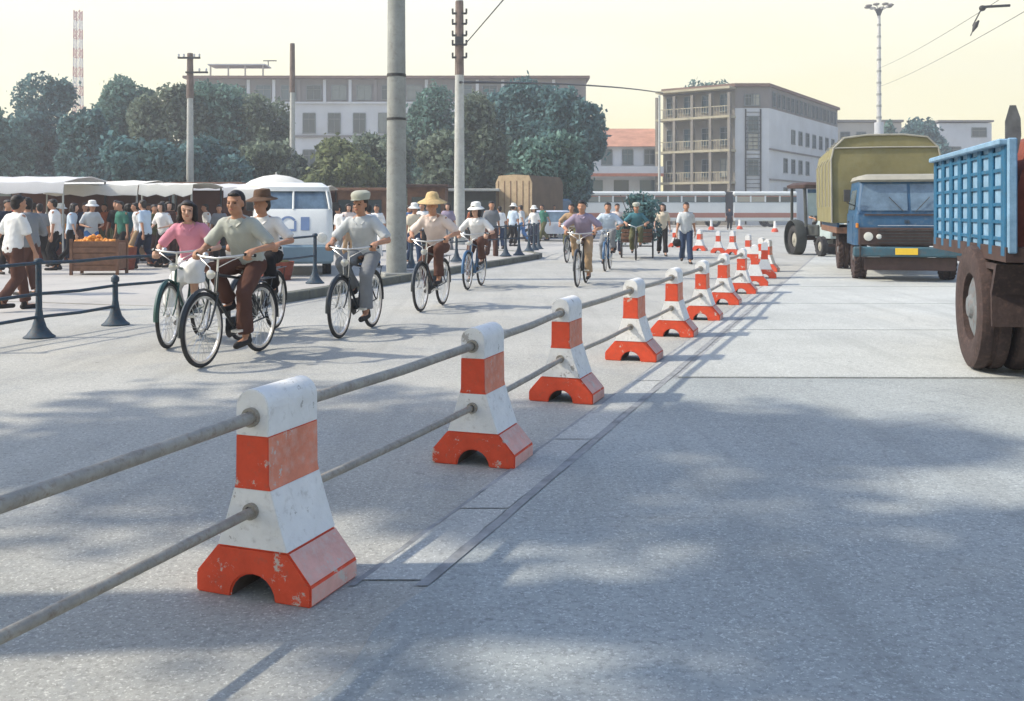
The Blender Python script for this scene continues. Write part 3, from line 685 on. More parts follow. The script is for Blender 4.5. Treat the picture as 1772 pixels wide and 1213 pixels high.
col_me = MB().lathe([(.024, .004), (.036, .004), (.036, -.014), (.024, -.014)], (0, 0, 0), 16, 'y', True).mesh('rail_collar', 60); col_me.materials.append(m_pipe)
blocks = []
for (u, v) in ((437, 1040), (817, 808), (970, 698), (1091, 626), (1162, 584), (1212, 555), (1250, 528), (1282, 509)): x, y = G(u, v); blocks.append((x+TX*.17, y+TY*.17, math.atan2(-TX, TY)))
far = [(1306, 494), (1323, 481), (1329, 470), (1318, 459), (1295, 450), (1268, 441), (1243, 438), (1211, 434), (1168, 428)]
for (u, v) in far: x, y = G(u, v); blocks.append((x, y, R(-20+rnd.uniform(-8, 8))))
ORD = ['nearest and largest', 'second', 'third', 'fourth', 'fifth', 'sixth', 'seventh', 'eighth', 'ninth', 'tenth', 'eleventh', 'twelfth', 'thirteenth', 'fourteenth', 'fifteenth', 'sixteenth', 'seventeenth']
for i, (x, y, rz) in enumerate(blocks):
    lab = ('%s red and white concrete barrier block%s' % (ORD[i], '' if i == 0 else ' from the viewer')) + ('' if i < 8 else ', where the row bends left')
    t = thing('barrier_block', lab, 'barrier block', (x, y, .005), rz+rnd.uniform(-.02, .02), 'red and white barrier blocks', 1.0 if i < 9 else rnd.uniform(.93, 1.03))
    for k, me in band.items(): link(k, me, t)
    if i < 8:
        for z, s in ((.673, 1.0), (.327, .85)):
            for sy in (-TH-.004, TH+.014):
                c = link('rail_collar', col_me, t); c.location = (0, sy, z); c.scale = (s, 1, s)
def rail(z, r, lab):
    t = thing('pipe_rail', lab, 'rail', (0, 0, 0)); rr = random.Random(int(z*100)); prevp = None
    pts = [Vector((bx(.2)+.02, .2, z+.005))]+[Vector((b[0], b[1], z+.005)) for b in blocks[:8]]
    for a, b in zip(pts[:-1], pts[1:]):
        mid = a.lerp(b, .5)+Vector((rr.uniform(-.006, .006), 0, -.008)); MB().tube([a, a.lerp(b, .25)+Vector((0, 0, -.004)), mid, a.lerp(b, .75)+Vector((0, 0, -.004)), b], r, 14).build('pipe', m_pipe, t, 60)
rail(.673, .0235, 'upper rusty pipe rail running through the barrier blocks'); rail(.327, .0185, 'lower thinner pipe rail running through the barrier blocks')
for u, v in ((1231, 398), (1280, 397), (1341, 402)):
    x, y = G(u, v); t = thing('lane_post', {1231: 'leftmost tiny lane post on the pale ground before the bus', 1280: 'middle tiny lane post on the pale ground before the bus', 1341: 'rightmost tiny lane post on the pale ground before the bus'}[u], 'post', (x, y, 0), 0, 'tiny lane posts')
    MB().lathe([(.22, 0), (.22, .12), (.1, .3), (.08, .75)], n=10).build('post_body', m_white, t, 40); MB().lathe([(.225, 0.02), (.225, .13), (.13, .27)], n=10).build('post_base', m_red, t, 40)

# ------------------------------------------------------------------ railing on the left
POST = MB().lathe([(.17, 0), (.17, .02), (.135, .045), (.08, .12), (.05, .22), (.035, .32), (.032, .84), (.05, .85), (.05, .88), (.03, .90)], n=12).mesh('post_shaft', 50); POST.materials.append(m_post)
POSTS = MB().lathe([(.17, 0), (.17, .02), (.135, .045), (.08, .12), (.05, .22), (.035, .32), (.034, .54), (.05, .55), (.05, .60), (.02, .63)], n=12).mesh('post_shaft', 50); POSTS.materials.append(m_post)
fn = thing('post_and_rail_fence', 'dark blue iron railing with flared post feet along the left of the cycle lane', 'fence')
p_a = Vector((*G(68, 585), 0)); p_b = Vector((*G(200, 563), 0))
fpts = [p_a*2-p_b, p_a, p_b]
x, y = G(330, 541); fpts.append(Vector((x, y, 0))); x, y = G(545, 503); fpts.append(Vector((x, y, 0)))
x, y = G(462, 517); fpts.insert(4, Vector((x, y, .13)))
fpts[5].z = .13
for i, p in enumerate(fpts):
    o = link('post', POSTS if i == 2 else POST, fn, 'broken short post' if i == 2 else None); o.location = p; o.rotation_euler = (0, rnd.uniform(-.02, .02), 0)
for zz, n in ((.85, 5), (.50, 5), (.24, 2)):
    for a, b in zip(fpts[:n], fpts[1:n+1]):
        if zz == .85 and a is fpts[1]: pass
        MB().tube([(a.x, a.y, a.z+zz), ((a.x+b.x)/2, (a.y+b.y)/2, (a.z+b.z)/2+zz-.015), (b.x, b.y, b.z+zz)], .019, 8).build('rail', m_post, fn, 60)
fn2 = thing('kerb_fence', 'short iron posts with rails at the far end of the kerbed island', 'fence')
q = [G(875, 451), G(898, 449), (.54, 31.8), (.72, 32.7), (.90, 33.7)]
q = [(X(712, 22.6), 22.6), (X(790, 25.6), 25.6)]+q
for (x, y) in q: o = link('post', POST, fn2); o.location = (x, y, .13)
for zz in (.85, .5):
    for a, b in zip(q[:-1], q[1:]): MB().tube([(a[0], a[1], .13+zz), (b[0], b[1], .13+zz)], .018, 6).build('rail', m_post, fn2, 60)

# ------------------------------------------------------------------ people
def ik(a, c, l1, l2, hint):
    a = Vector(a); c = Vector(c); d = c-a; L_ = min(d.length, (l1+l2)*.999); dn = d.normalized(); c2 = a+dn*L_
    x = (l1*l1-l2*l2+L_*L_)/(2*L_); h = math.sqrt(max(0, l1*l1-x*x)); hv = Vector(hint); hv = (hv-dn*hv.dot(dn)).normalized()
    return a+dn*x+hv*h, c2
def remesh(mb, name, vox, m, smooth=2, fold=0.0, seed=0):
    me = mb.mesh('tmp', None, True); o = bpy.data.objects.new('tmp', me); COL.objects.link(o)
    md = o.modifiers.new('r', 'REMESH'); md.mode = 'VOXEL'; md.voxel_size = vox
    if smooth: ms = o.modifiers.new('s', 'SMOOTH'); ms.iterations = smooth; ms.factor = .5
    dg = bpy.context.evaluated_depsgraph_get(); dg.update(); out = bpy.data.meshes.new_from_object(o.evaluated_get(dg)); out.name = name
    bpy.data.objects.remove(o); bpy.data.meshes.remove(me)
    n = len(out.vertices)
    if fold and n:
        co = np.empty(n*3); out.vertices.foreach_get('co', co); co = co.reshape(-1, 3)
        no = np.empty(n*3); out.vertex_normals.foreach_get('vector', no); no = no.reshape(-1, 3)
        rg = np.random.RandomState(seed); dsp = np.zeros(n)
        for k in range(7):
            kv = rg.normal(size=3)*(14+8*k); kv[2] *= .55; dsp += np.sin(co@kv+rg.rand()*6.28+1.5*np.sin(co@(rg.normal(size=3)*9)))/(1+.35*k)
        co += no*(dsp*fold*.45)[:, None]; out.vertices.foreach_set('co', co.reshape(-1)); out.update()
    out.polygons.foreach_set('use_smooth', [True]*len(out.polygons)); out.materials.clear(); out.materials.append(m); return out
def oval(c, a, b, t=(0, 0, 1), n=14):
    """elliptic ring: half-depth a along x, half-width b along y, plane normal t in the xz plane"""
    c = Vector(c); t = Vector(t).normalized(); f = Vector((t.z, 0, -t.x)); f = f if f.x >= 0 else -f
    return [c+f*a*math.cos(2*math.pi*k/n)+Vector((0, 1, 0))*b*math.sin(2*math.pi*k/n) for k in range(n)]
def joints(pose, ph=0.0, lean=0.12, yaw=0.0):
    J = {}; 
    if pose == 'ride':
        J['P'] = Vector((-.30, 0, .93)); J['Nk'] = Vector((-.30+lean+.08, 0, 1.362))
        cr = Vector((-.02, 0, .29))
        for s, k in ((1, 'l'), (-1, 'r')):
            a = ph+(0 if s > 0 else math.pi); pd = cr+Vector((.17*math.cos(a), s*.12, .17*math.sin(a)))
            J['A'+k] = pd+Vector((-.06, 0, .10)); J['T'+k] = pd+Vector((.10, 0, .03)); J['hip'+k] = J['P']+Vector((0, s*.085, -.02))
            J['K'+k], J['A'+k] = ik(J['hip'+k], J['A'+k], .43, .42, (1, s*.12, .5))
            J['W'+k] = Vector((.13, s*.27, 1.055)); J['dirW'+k] = Vector((.9, 0, -.25)); J['eh'+k] = (-.3, s*.8, -.8)
    else:
        J['P'] = Vector((0, 0, .90)); J['Nk'] = Vector((lean*.5, 0, 1.39))
        st = .30 if pose == 'walk' else .04
        for s, k in ((1, 'l'), (-1, 'r')):
            q = s*math.sin(ph) if pose == 'walk' else s*.6
            J['hip'+k] = J['P']+Vector((0, s*.085, -.02)); 
            J['A'+k] = Vector((st*q, s*(.09 if pose == 'walk' else .11), .09+(.06*max(0, -q) if pose == 'walk' else 0)))
            J['T'+k] = J['A'+k]+Vector((.17, s*.02, -.05))
            J['K'+k], J['A'+k] = ik(J['hip'+k], J['A'+k], .425, .415, (1, 0, .2))
            J['W'+k] = Vector((-.22*q if pose == 'walk' else .05, s*.27, .80)); J['dirW'+k] = Vector((.15, 0, -1)); J['eh'+k] = (-1, s*.2, 0)
            if pose == 'carry': J['W'+k] = Vector((.26, s*.17, 1.02)); J['dirW'+k] = Vector((.8, -s*.4, -.1)); J['eh'+k] = (-.6, s*.6, -.6)
    up = (J['Nk']-J['P']).normalized(); J['C'] = J['P'].lerp(J['Nk'], .62)
    J['H'] = J['Nk']+Vector((.038, 0, .142)); J['yaw'] = yaw
    for s, k in ((1, 'l'), (-1, 'r')):
        J['S'+k] = J['Nk']+Vector((-.02, s*.165, -.055)); J['E'+k], J['W'+k] = ik(J['S'+k], J['W'+k], .285, .255, J['eh'+k])
    return J
def hand(b, w, dr, s, grip):
    w = Vector(w); dr = Vector(dr).normalized(); side = Vector((0, -s, 0)); up = dr.cross(side).normalized()
    if up.z < 0: up = -up
    if grip:   # palm over the bar, bar runs roughly along y
        k = w+dr*.075+Vector((0, 0, .0)); b.cap(w, k, .026, .03, 8); b.cap(w+side*-.02, k+Vector((0, s*.025, -.004)), .022, .022, 8); b.cap(w+side*.02, k+Vector((0, -s*.025, 0)), .022, .021, 8)
        for i, ln in enumerate((.9, 1.0, .95, .78)):
            o = k+Vector((0, s*(-.033+.022*i), -.004)); a = o+Vector((.030*ln, 0, -.020)); c = a+Vector((-.004, 0, -.034*ln)); e = c+Vector((-.03*ln, 0, -.006))
            b.cap(o, a, .0105, .0100, 6); b.cap(a, c, .0100, .0095, 6); b.cap(c, e, .0095, .0085, 6)
        o = w+dr*.03+Vector((0, -s*.03, -.012)); a = o+Vector((.012, -s*.014, -.030)); c = a+Vector((.028, s*.004, -.012)); b.cap(o, a, .0135, .0115, 6); b.cap(a, c, .0115, .0095, 6)
    else:
        f = Vector((1, 0, 0)); k = w+dr*.085; q = (f-dr*f.dot(dr)).normalized()
        b.cap(w+q*.012, k+q*.024, .02, .019, 8); b.cap(w-q*.012, k-q*.024, .02, .019, 8); b.cap(w, k, .02, .02, 8)
        inn = Vector((0, -s, 0)); inn = (inn-dr*inn.dot(dr)).normalized()
        for i, ln in enumerate((.92, 1.0, .94, .76)):
            o = k+q*(.033-.022*i); a = o+dr*.038*ln+inn*.006; c = a+dr*.024*ln+inn*.016; e = c+dr*.014*ln+inn*.018
            b.cap(o, a, .0105, .0100, 6); b.cap(a, c, .0100, .0095, 6); b.cap(c, e, .0095, .008, 6)
        o = w+dr*.022+q*.022; a = o+dr*.03+q*.026+inn*.01; c = a+dr*.028+q*.004+inn*.01; b.cap(o, a, .0135, .0115, 6); b.cap(a, c, .0115, .0095, 6)
PM = {}
def person_meshes(key, pose, ph, lean, yaw, vox, sex, hair, hat, bottom, long_sleeve, seed):
    if key in PM: return PM[key]
    J = joints(pose, ph, lean, yaw); b = MB(); P, Nk, Cc, Hd = J['P'], J['Nk'], J['C'], J['H']; fem = sex == 'f'; g = .93 if fem else 1.0
    up = (Nk-P).normalized()
    def sp(t): return P.lerp(Nk, t)
    def torso(mb, off, ta, tb):
        data = ((-.18, .085, .14), (-.05, .105, .165), (.12, .105, .155), (.35, .095, .138), (.6, .108, .155), (.8, .112, .168), (.92, .085, .165), (1.0, .055, .10), (1.05, .045, .055))
        rings = []
        for t, a, w_ in data:
            if ta <= t <= tb: rings.append(oval(sp(t), (a+off), (w_+off)*g, up))
        mb.loft(rings)
    torso(b, 0, -.18, 1.05)
    b.cap(Nk-up*.03, Hd+Vector((-.015, 0, -.05)), .058*g, .052*g, 12)
    # head
    hy = math.cos(yaw); hx = math.sin(yaw)
    def hp(x, y, z): return Hd+Vector((x*hy-y*hx, x*hx+y*hy, z))
    b.ell(hp(-.012, 0, .035), (.098, .077, .088), 16, 12); b.ell(hp(.018, 0, -.03), (.072, .062, .088), 16, 12); b.ell(hp(.045, 0, -.082), (.036, .038, .03), 10, 8)
    b.cap(hp(.084, 0, .016), hp(.108, 0, -.024), .010, .015, 8); b.ell(hp(.074, 0, .028), (.022, .055, .012)); b.cap(hp(.080, .018, -.055), hp(.080, -.018, -.055), .011, .011, 6)
    for s in (1, -1): b.ell(hp(-.005, s*.077, -.005), (.018, .011, .03), 8, 6); b.ell(hp(.062, s*.038, -.02), (.028, .022, .022), 8, 6)
    for s, k in ((1, 'l'), (-1, 'r')):
        b.cap(J['S'+k], J['E'+k], .047*g, .038*g, 12); b.cap(J['E'+k], J['W'+k], .038*g, .025*g, 12); b.ell(J['S'+k], (.055*g,)*3)
        b.cap(J['hip'+k], J['K'+k], .082, .054, 12); b.cap(J['K'+k], J['K'+k].lerp(J['A'+k], .35), .052, .054, 12); b.cap(J['K'+k].lerp(J['A'+k], .35), J['A'+k], .054, .036, 12)
        b.cap(J['A'+k]+Vector((-.03, 0, -.04)), J['T'+k], .036, .028, 10)
        hand(b, J['W'+k], J['dirW'+k], s, pose == 'ride')
    out = {'body': remesh(b, 'body', vox, m_skinl if fem else m_skin, 2)}
    cv = max(vox*1.25, .014)
    # shirt
    sh = MB(); torso(sh, .020, -.18 if bottom != 'skirt' else -.05, 1.0)
    for s, k in ((1, 'l'), (-1, 'r')):
        e_ = J['E'+k]; sh.cap(J['S'+k]+Vector((0, -s*.02, 0)), J['S'+k].lerp(e_, .75), .070*g, .064*g, 12)
        sh.tube([J['S'+k].lerp(e_, .5), J['S'+k].lerp(e_, .86)], [.064*g, .070*g], 12)
        if long_sleeve: sh.cap(J['S'+k], e_, .062, .052, 12); sh.cap(e_, e_.lerp(J['W'+k], .9), .052, .042, 12)
    sh.tube([Nk-up*.05, Nk+up*.02], [.085*g, .068*g], 14)
    out['shirt'] = remesh(sh, 'shirt', cv, cloth['white'], 1, .0065, seed)
    col = MB(); # open collar: two small wings
    for s in (1, -1): col.add([Nk+Vector((.052, s*.008, -.055)), Nk+Vector((.03, s*.062, .012)), Nk+Vector((.065, s*.085, -.035)), Nk+Vector((.092, s*.035, -.085)),
                               Nk+Vector((.044, s*.008, -.060)), Nk+Vector((.022, s*.062, .007)), Nk+Vector((.057, s*.085, -.040)), Nk+Vector((.084, s*.035, -.090))], [(0, 1, 2, 3), (7, 6, 5, 4), (0, 4, 5, 1), (1, 5, 6, 2), (2, 6, 7, 3), (3, 7, 4, 0)])
    cm = col.mesh('collar'); cm.materials.append(cloth['white']); out['collar'] = cm
    tr = MB(); tr.loft([oval(sp(t), a, w_, up) for t, a, w_ in ((-.22, .10, .155), (-.05, .118, .178), (.14, .112, .165))])
    if bottom == 'skirt':
        for s, k in ((1, 'l'), (-1, 'r')): tr.cap(J['hip'+k], J['K'+k]+Vector((.0, 0, -.02)), .105, .098, 14)
        tr.cap(J['hipl'].lerp(J['hipr'], .5)+Vector((0, 0, -.02)), J['Kl'].lerp(J['Kr'], .5), .11, .115, 14)
        for s, k in ((1, 'l'), (-1, 'r')): tr.tube([J['K'+k], J['K'+k]+Vector((-.03, 0, -.20))], [.10, .125], 14)
    else:
        for s, k in ((1, 'l'), (-1, 'r')):
            a = J['K'+k].lerp(J['A'+k], .93); tr.cap(J['hip'+k], J['K'+k], .100, .078, 14); tr.tube([J['K'+k], J['K'+k].lerp(a, .5), a], [.076, .074, .082], 14); tr.ell(J['K'+k], (.079, .079, .079))
    out['trousers' if bottom != 'skirt' else 'skirt'] = remesh(tr, 'trousers', cv, cloth['brown'], 1, .008, seed+3)
    for s, k in ((1, 'l'), (-1, 'r')):
        z = MB(); t_ = J['T'+k]; a_ = J['A'+k]; d_ = (t_-a_); d_.z *= .5; d_.normalize()
        z.cap(a_+Vector((-.045, 0, -.052)), t_+d_*.02+Vector((0, 0, -.004)), .042, .034, 10); z.cap(a_+Vector((-.02, 0, 0)), a_+Vector((-.03, 0, -.045)), .043, .043, 10)
        out['shoe'+k] = remesh(z, 'shoe', max(.011, vox), m_shoe, 1)
    # hair
    h = MB(); 
    if hair != 'none':
        h.ell(hp(-.028, 0, .052), (.094, .087, .084), 16, 10); h.ell(hp(-.058, 0, .0), (.062, .076, .088), 14, 10)
        if hair == 'bob':
            h.ell(hp(-.055, 0, -.04), (.075, .098, .105), 14, 10)
            for s in (1, -1): h.cap(hp(.0, s*.075, .05), hp(.005, s*.088, -.09), .038, .036, 10)
            h.ell(hp(.04, 0, .082), (.05, .07, .032))
        if hair == 'short': h.ell(hp(.045, 0, .088), (.042, .062, .022))
        out['hair'] = remesh(h, 'hair', max(vox, .010), m_hair, 1, .005, seed+9)
    if vox < .0105:
        for s in (1, -1):
            ey = MB().ell(hp(.082, s*.033, .006), (.009, .015, .006), 10, 6).mesh('eye', 60); ey.materials.append(m_eye); out['eye'+str(s)] = ey
            br = MB().cap(hp(.084, s*.018, .030), hp(.072, s*.052, .030), .0045, .0035, 6).mesh('eyebrow', 60); br.materials.append(m_hair); out['brow'+str(s)] = br
        mo = MB().ell(hp(.0905, 0, -.055), (.006, .022, .0055), 10, 6).mesh('mouth', 60); mo.materials.append(m_lip); out['mouth'] = mo
    if hat:
        ht = MB(); c = hp(-.014, 0, .088)
        if hat == 'straw': prof = [(.185, -.03), (.175, -.018), (.125, .0), (.102, .012), (.096, .075), (.085, .095), (.02, .105), (.012, .098), (.078, .088), (.088, .07), (.092, .008), (.122, -.008), (.175, -.025)]
        elif hat == 'wide': prof = [(.22, -.04), (.21, -.026), (.135, .01), (.105, .03), (.09, .085), (.07, .115), (.015, .13), (.01, .122), (.06, .108), (.08, .08), (.09, .02), (.135, -.002), (.21, -.034)]
        elif hat == 'sun': prof = [(.17, -.05), (.165, -.04), (.115, -.005), (.103, .0), (.1, .05), (.085, .085), (.03, .1), (.01, .1), (.01, .09), (.08, .075), (.092, .045), (.095, -.004), (.11, -.014), (.16, -.05)]
        else: prof = [(.108, -.02), (.110, .0), (.118, .03), (.11, .06), (.075, .082), (.01, .086), (.01, .078), (.07, .072), (.098, .05), (.102, .0)]
        ht.lathe(prof, (0, 0, 0), 24)
        if hat == 'cap': ht.add([(x_, y_, z_) for z_ in (-.012, -.020) for (x_, y_) in ((.06, -.075), (.135, -.06), (.165, 0), (.135, .06), (.06, .075))], [(0, 1, 2, 3, 4), (9, 8, 7, 6, 5), (0, 5, 6, 1), (1, 6, 7, 2), (2, 7, 8, 3), (3, 8, 9, 4), (4, 9, 5, 0)])
        ht.v = [tuple(Matrix.Rotation(R(7), 3, 'Y') @ Vector(p)+Vector(c)) if False else (p[0]*hy-p[1]*hx+c.x, p[0]*hx+p[1]*hy+c.y, p[2]+c.z-p[0]*.12) for p in ht.v]
        hm = ht.mesh('hat', 40); hm.materials.append(m_straw); out['hat'] = hm
    PM[key] = out; return out
HATM = {'straw': m_straw, 'wide': m_straw, 'sun': m_hatw, 'cap': m_hatg}
def person(label, x, y, rz, pose='stand', ph=.8, lean=.12, yaw=0.0, shirt='white', pants='dark blue', hat=None, hatm=None, hair='short', sex='m', bottom='trousers', vox=.02, seed=1, long_sleeve=False, group=None, z=0.0, sc=1.0, hairm=None):
    key = (pose, round(ph, 1), lean, yaw, vox, sex, hair, hat, bottom, long_sleeve, seed)
    pm = person_meshes(key, pose, ph, lean, yaw, vox, sex, hair, hat, bottom, long_sleeve, seed)
    t = thing('person', label, 'person', (x, y, z), rz, group, sc)
    for k, me in pm.items():
        nm = {'shoel': 'shoe', 'shoer': 'shoe', 'eye1': 'eye', 'eye-1': 'eye', 'brow1': 'eyebrow', 'brow-1': 'eyebrow'}.get(k, k)
        m = {'shirt': cloth[shirt], 'collar': cloth[shirt], 'trousers': cloth[pants], 'skirt': cloth[pants], 'hat': hatm or HATM.get(hat)}.get(k)
        link(nm, me, t, m=m)
    return t

# ------------------------------------------------------------------ bicycle
def wheel_parts(parent, x, r, tyre_r=.021, y=0.0, spokes=28, mt=None, sp=True):
    w_ = MB().tube([(0, .012, 0), (0, -.012, 0)], .02, 8).build('wheel', m_chrome, parent, 60); w_.location = (x, y, r)
    MB().tube([((r-tyre_r)*math.cos(a), 0, (r-tyre_r)*math.sin(a)) for a in [2*math.pi*i/40 for i in range(40)]], tyre_r, 8, closed=True).build('tyre', mt or m_tyre, w_, 60)
    MB().lathe([(r-tyre_r*2+.004, -.014), (r-tyre_r*2+.004, .014), (r-tyre_r*2-.016, .010), (r-tyre_r*2-.016, -.010)], (0, 0, 0), 40, 'y', True).build('rim', m_chrome, w_, 40)
    if sp:
        s = MB()
        for i in range(spokes):
            a = 2*math.pi*i/spokes; sy = .028 if i % 2 else -.028; b2 = a+(.32 if i % 4 < 2 else -.32)
            s.tube([(.018*math.cos(b2), sy, .018*math.sin(b2)), ((r-tyre_r*2-.01)*math.cos(a), 0, (r-tyre_r*2-.01)*math.sin(a))], .0022, 4)
        s.build('spokes', m_chrome, w_)
    return w_
def mudguard(x, r, a0, a1, n=14, wd=.026):
    vs = []; fs = []
    for i in range(n+1):
        a = R(a0+(a1-a0)*i/n)
        for (dy, dr) in ((-wd, -.012), (0, .004), (wd, -.012), (wd, -.015), (0, .001), (-wd, -.015)): vs.append((x+(r+dr)*math.cos(a), dy, .345+(r+dr)*math.sin(a)))
    for i in range(n):
        for k in range(6): fs.append((i*6+k, i*6+(k+1) % 6, (i+1)*6+(k+1) % 6, (i+1)*6+k))
    fs += [tuple(range(5, -1, -1)), tuple(n*6+k for k in range(6))]
    return MB().add(vs, fs)
def bicycle_proto(label):
    t = thing('bicycle', label, 'bicycle', (0, 0, 0), 0, 'bicycles ridden along the cycle lane'); r = .345
    fx, rx_ = .56, -.52
    wheel_parts(t, rx_, r)
    f = MB(); hb_, st = Vector((.34, 0, .60)), Vector((.30, 0, .86)); bb = Vector((-.02, 0, .29)); se = Vector((-.20, 0, .76)); ra = Vector((rx_, 0, r))
    f.tube([st+Vector((-.005, 0, -.03)), se+Vector((.0, 0, .0))], .014, 10); f.tube([hb_+Vector((-.01, 0, .04)), bb], .015, 10); f.tube([bb, se+(se-bb)*.05], .014, 10)
    f.tube([hb_, st], .018, 10); f.tube([(-.02, -.04, .29), (-.02, .04, .29)], .024, 10)
    for s in (1, -1): f.tube([bb+Vector((0, s*.03, 0)), ra+Vector((0, s*.05, 0))], .009, 8); f.tube([se, ra+Vector((0, s*.05, 0))], .008, 8)
    f.build('frame', m_bike, t, 60)
    MB().tube([se, Vector((-.235, 0, .86))], .012, 8).build('seat_post', m_chrome, t, 60)
    sd_ = MB().loft([[(-.36+.0*k, math.sin(2*math.pi*k/12)*.10, .875+.02*math.cos(2*math.pi*k/12)) for k in range(12)], [(-.28, math.sin(2*math.pi*k/12)*.10, .868+.035*math.cos(2*math.pi*k/12)) for k in range(12)],
       [(-.18, math.sin(2*math.pi*k/12)*.05, .872+.028*math.cos(2*math.pi*k/12)) for k in range(12)], [(-.07, math.sin(2*math.pi*k/12)*.024, .873+.018*math.cos(2*math.pi*k/12)) for k in range(12)]]).build('saddle', m_leather, t, 50)
    ch = MB().lathe([(.085, -.004), (.09, 0), (.085, .004)], (-.02, -.05, .29), 20, 'y'); ch.tube([(-.02, -.05, .375), (rx_, -.05, .385)], .005, 5); ch.tube([(-.02, -.05, .205), (rx_, -.05, .305)], .005, 5); ch.build('chain', m_iron, t)
    MB().box((-.22, -.062, .33), (.52, .012, .13), 0, .01).build('chain_guard', m_bike, t)
    for s, a in ((1, 0), (-1, math.pi)):
        c_ = MB().tube([(0, s*.06, 0), (.17*math.cos(a), s*.07, .17*math.sin(a))], .010, 8); c_.tube([(.17*math.cos(a), s*.07, .17*math.sin(a)), (.17*math.cos(a), s*.16, .17*math.sin(a))], .007, 6); c_.box((.17*math.cos(a), s*.12, .17*math.sin(a)), (.085, .08, .022)); o = c_.build('crank', m_chrome, t, 60); o.location = (-.02, 0, .29)
    mudguard(rx_, .375, 5, 185).build('mudguard', m_bike, t, 50)
    rk = MB()
    for y_ in (-.07, 0, .07): rk.tube([(-.27, y_, .735), (-.72, y_, .745)], .006, 6)
    for x_ in (-.30, -.5, -.70): rk.tube([(x_, -.07, .742), (x_, .07, .742)], .006, 6)
    for s in (1, -1): rk.tube([(-.66, s*.07, .742), (rx_, s*.06, r)], .006, 6)
    rk.build('rear_rack', m_bike, t, 60)
    # steering assembly
    k = MB(); 
    for s in (1, -1): k.tube([(.365, s*.045, .655), (.41, s*.048, .56), (.50, s*.048, .40), (fx, s*.048, r)], [.012, .012, .010, .008], 8)
    k.tube([(.36, -.05, .66), (.36, .05, .66)], .014, 8); fk = k.build('fork', m_bike, t, 60)
    wheel_parts(t, fx, r)
    mudguard(fx, .375, -5, 150).build('mudguard', m_bike, t, 50)
    h_ = MB().tube([(.30, 0, .84), (.285, 0, .98)], .011, 8); h_.tube([(.17, -.30, 1.01), (.22, -.27, 1.02), (.31, -.16, 1.0), (.315, 0, .985), (.31, .16, 1.0), (.22, .27, 1.02), (.17, .30, 1.01)], .011, 8)
    for s in (1, -1): h_.tube([(.25, s*.22, 1.0), (.30, s*.16, .97), (.36, s*.04, .90), (.375, s*.03, .68)], .0045, 5)
    hbar = h_.build('handlebar', m_chrome, t, 60)
    for s in (1, -1): MB().tube([(.245, s*.243, 1.022), (.14, s*.31, 1.008)], .0165, 8).build('grip', m_shoe, hbar, 60)
    MB().lathe([(.028, 0), (.028, .014), (.015, .028)], (.27, -.14, 1.01), 12).build('bell', m_chrome, hbar, 60)
    MB().lathe([(.012, -.03), (.04, 0), (.045, .02), (.01, .03)], (.40, 0, .84), 12, 'x').build('lamp', m_chrome, t, 60)
    return t
proto_b = bicycle_proto('placeholder')
used = [False]
def bike(label, x, y, rz, m=None, z=.005):
    if not used[0]:
        used[0] = True; proto_b.location = (x, y, z); proto_b.rotation_euler = (0, 0, rz); proto_b['label'] = label; t = proto_b
        if m: 
            for c in proto_b.children:
                if c.name.split('.')[0] in ('frame', 'mudguard', 'chain_guard', 'fork'): c.material_slots[0].link = 'OBJECT'; c.material_slots[0].material = m
        return t
    bpy.context.view_layer.update()
    mm = m or m_bike
    return copytree(proto_b, (x, y, z), rz, label, mats={'frame': mm, 'mudguard': mm, 'chain_guard': mm, 'fork': mm})
def rider(blabel, plabel, front, heading, **kw):
    """front: ground point of the front wheel; heading: angle of travel"""
    bm_ = kw.pop('bikem', None); a = heading; ox, oy = front[0]-math.cos(a)*.56, front[1]-math.sin(a)*.56
    bike(blabel, ox, oy, a, bm_)
    zz = kw.pop('z', 0)
    return person(plabel, ox, oy, a, pose='ride', group='people riding bicycles', z=.0, **kw)
def hd(dx, dy): return math.atan2(dy, dx)
VN = .0085
rider('black bicycle ridden by the person in the pink top', 'person in a pink top and white skirt riding leftmost, dark bobbed hair', G(291, 604), hd(.0, -1), shirt='pink', pants='white', bottom='skirt', hair='bob', sex='f', yaw=.25, vox=VN, ph=.6, seed=2, sc=.95, bikem=m_bikeg)
rider('black bicycle nearest the barrier, ridden by the person in khaki shirt', 'person in grey khaki short-sleeved shirt and brown trousers on the nearest bicycle', G(350, 637), hd(-.24, -.97), shirt='grey khaki', pants='brown', hair='short', lean=.15, yaw=.1, vox=VN, ph=-1.2, seed=4)
rider('bicycle half hidden behind the nearest rider', 'person in white shirt and brown brimmed hat riding close behind the khaki rider', (-3.0, 11.0), hd(-.12, -1), shirt='white', pants='black', hair='short', hat='straw', hatm=m_strawd, vox=.012, ph=2.0, seed=5, yaw=-.3)
rider('black bicycle ridden by the person in the pale round cap', 'person in pale grey shirt and pale round cap riding in front of the thick pole', G(588, 586), hd(-.2, -.98), shirt='light grey', pants='grey', hat='cap', vox=VN, ph=-.9, seed=6, lean=.09, yaw=-.15)
rider('black bicycle ridden by the person in the wide straw hat', 'person in open rose-white shirt and wide straw hat riding right of the thick pole', G(728, 540), hd(-.22, -.97), shirt='rose white', pants='brown', hat='wide', vox=.0105, ph=.4, seed=7, lean=.2, yaw=.2)
rider('blue bicycle ridden by the person in the white cotton hat', 'person in white top and white cotton hat on the blue bicycle', G(809, 502), hd(-.2, -.98), shirt='white', pants='brown', hat='sun', hair='bob', sex='f', vox=.012, ph=1.6, seed=8, yaw=-.2, sc=.95, bikem=m_bikeb)
rider('black bicycle ridden by the person in tan trousers mid-lane', 'person in mauve-grey shirt and tan trousers riding in the middle of the lane', G(999, 497), hd(-.22, -.97), shirt='mauve', pants='tan', vox=.012, ph=-1.5, seed=9, lean=.2)
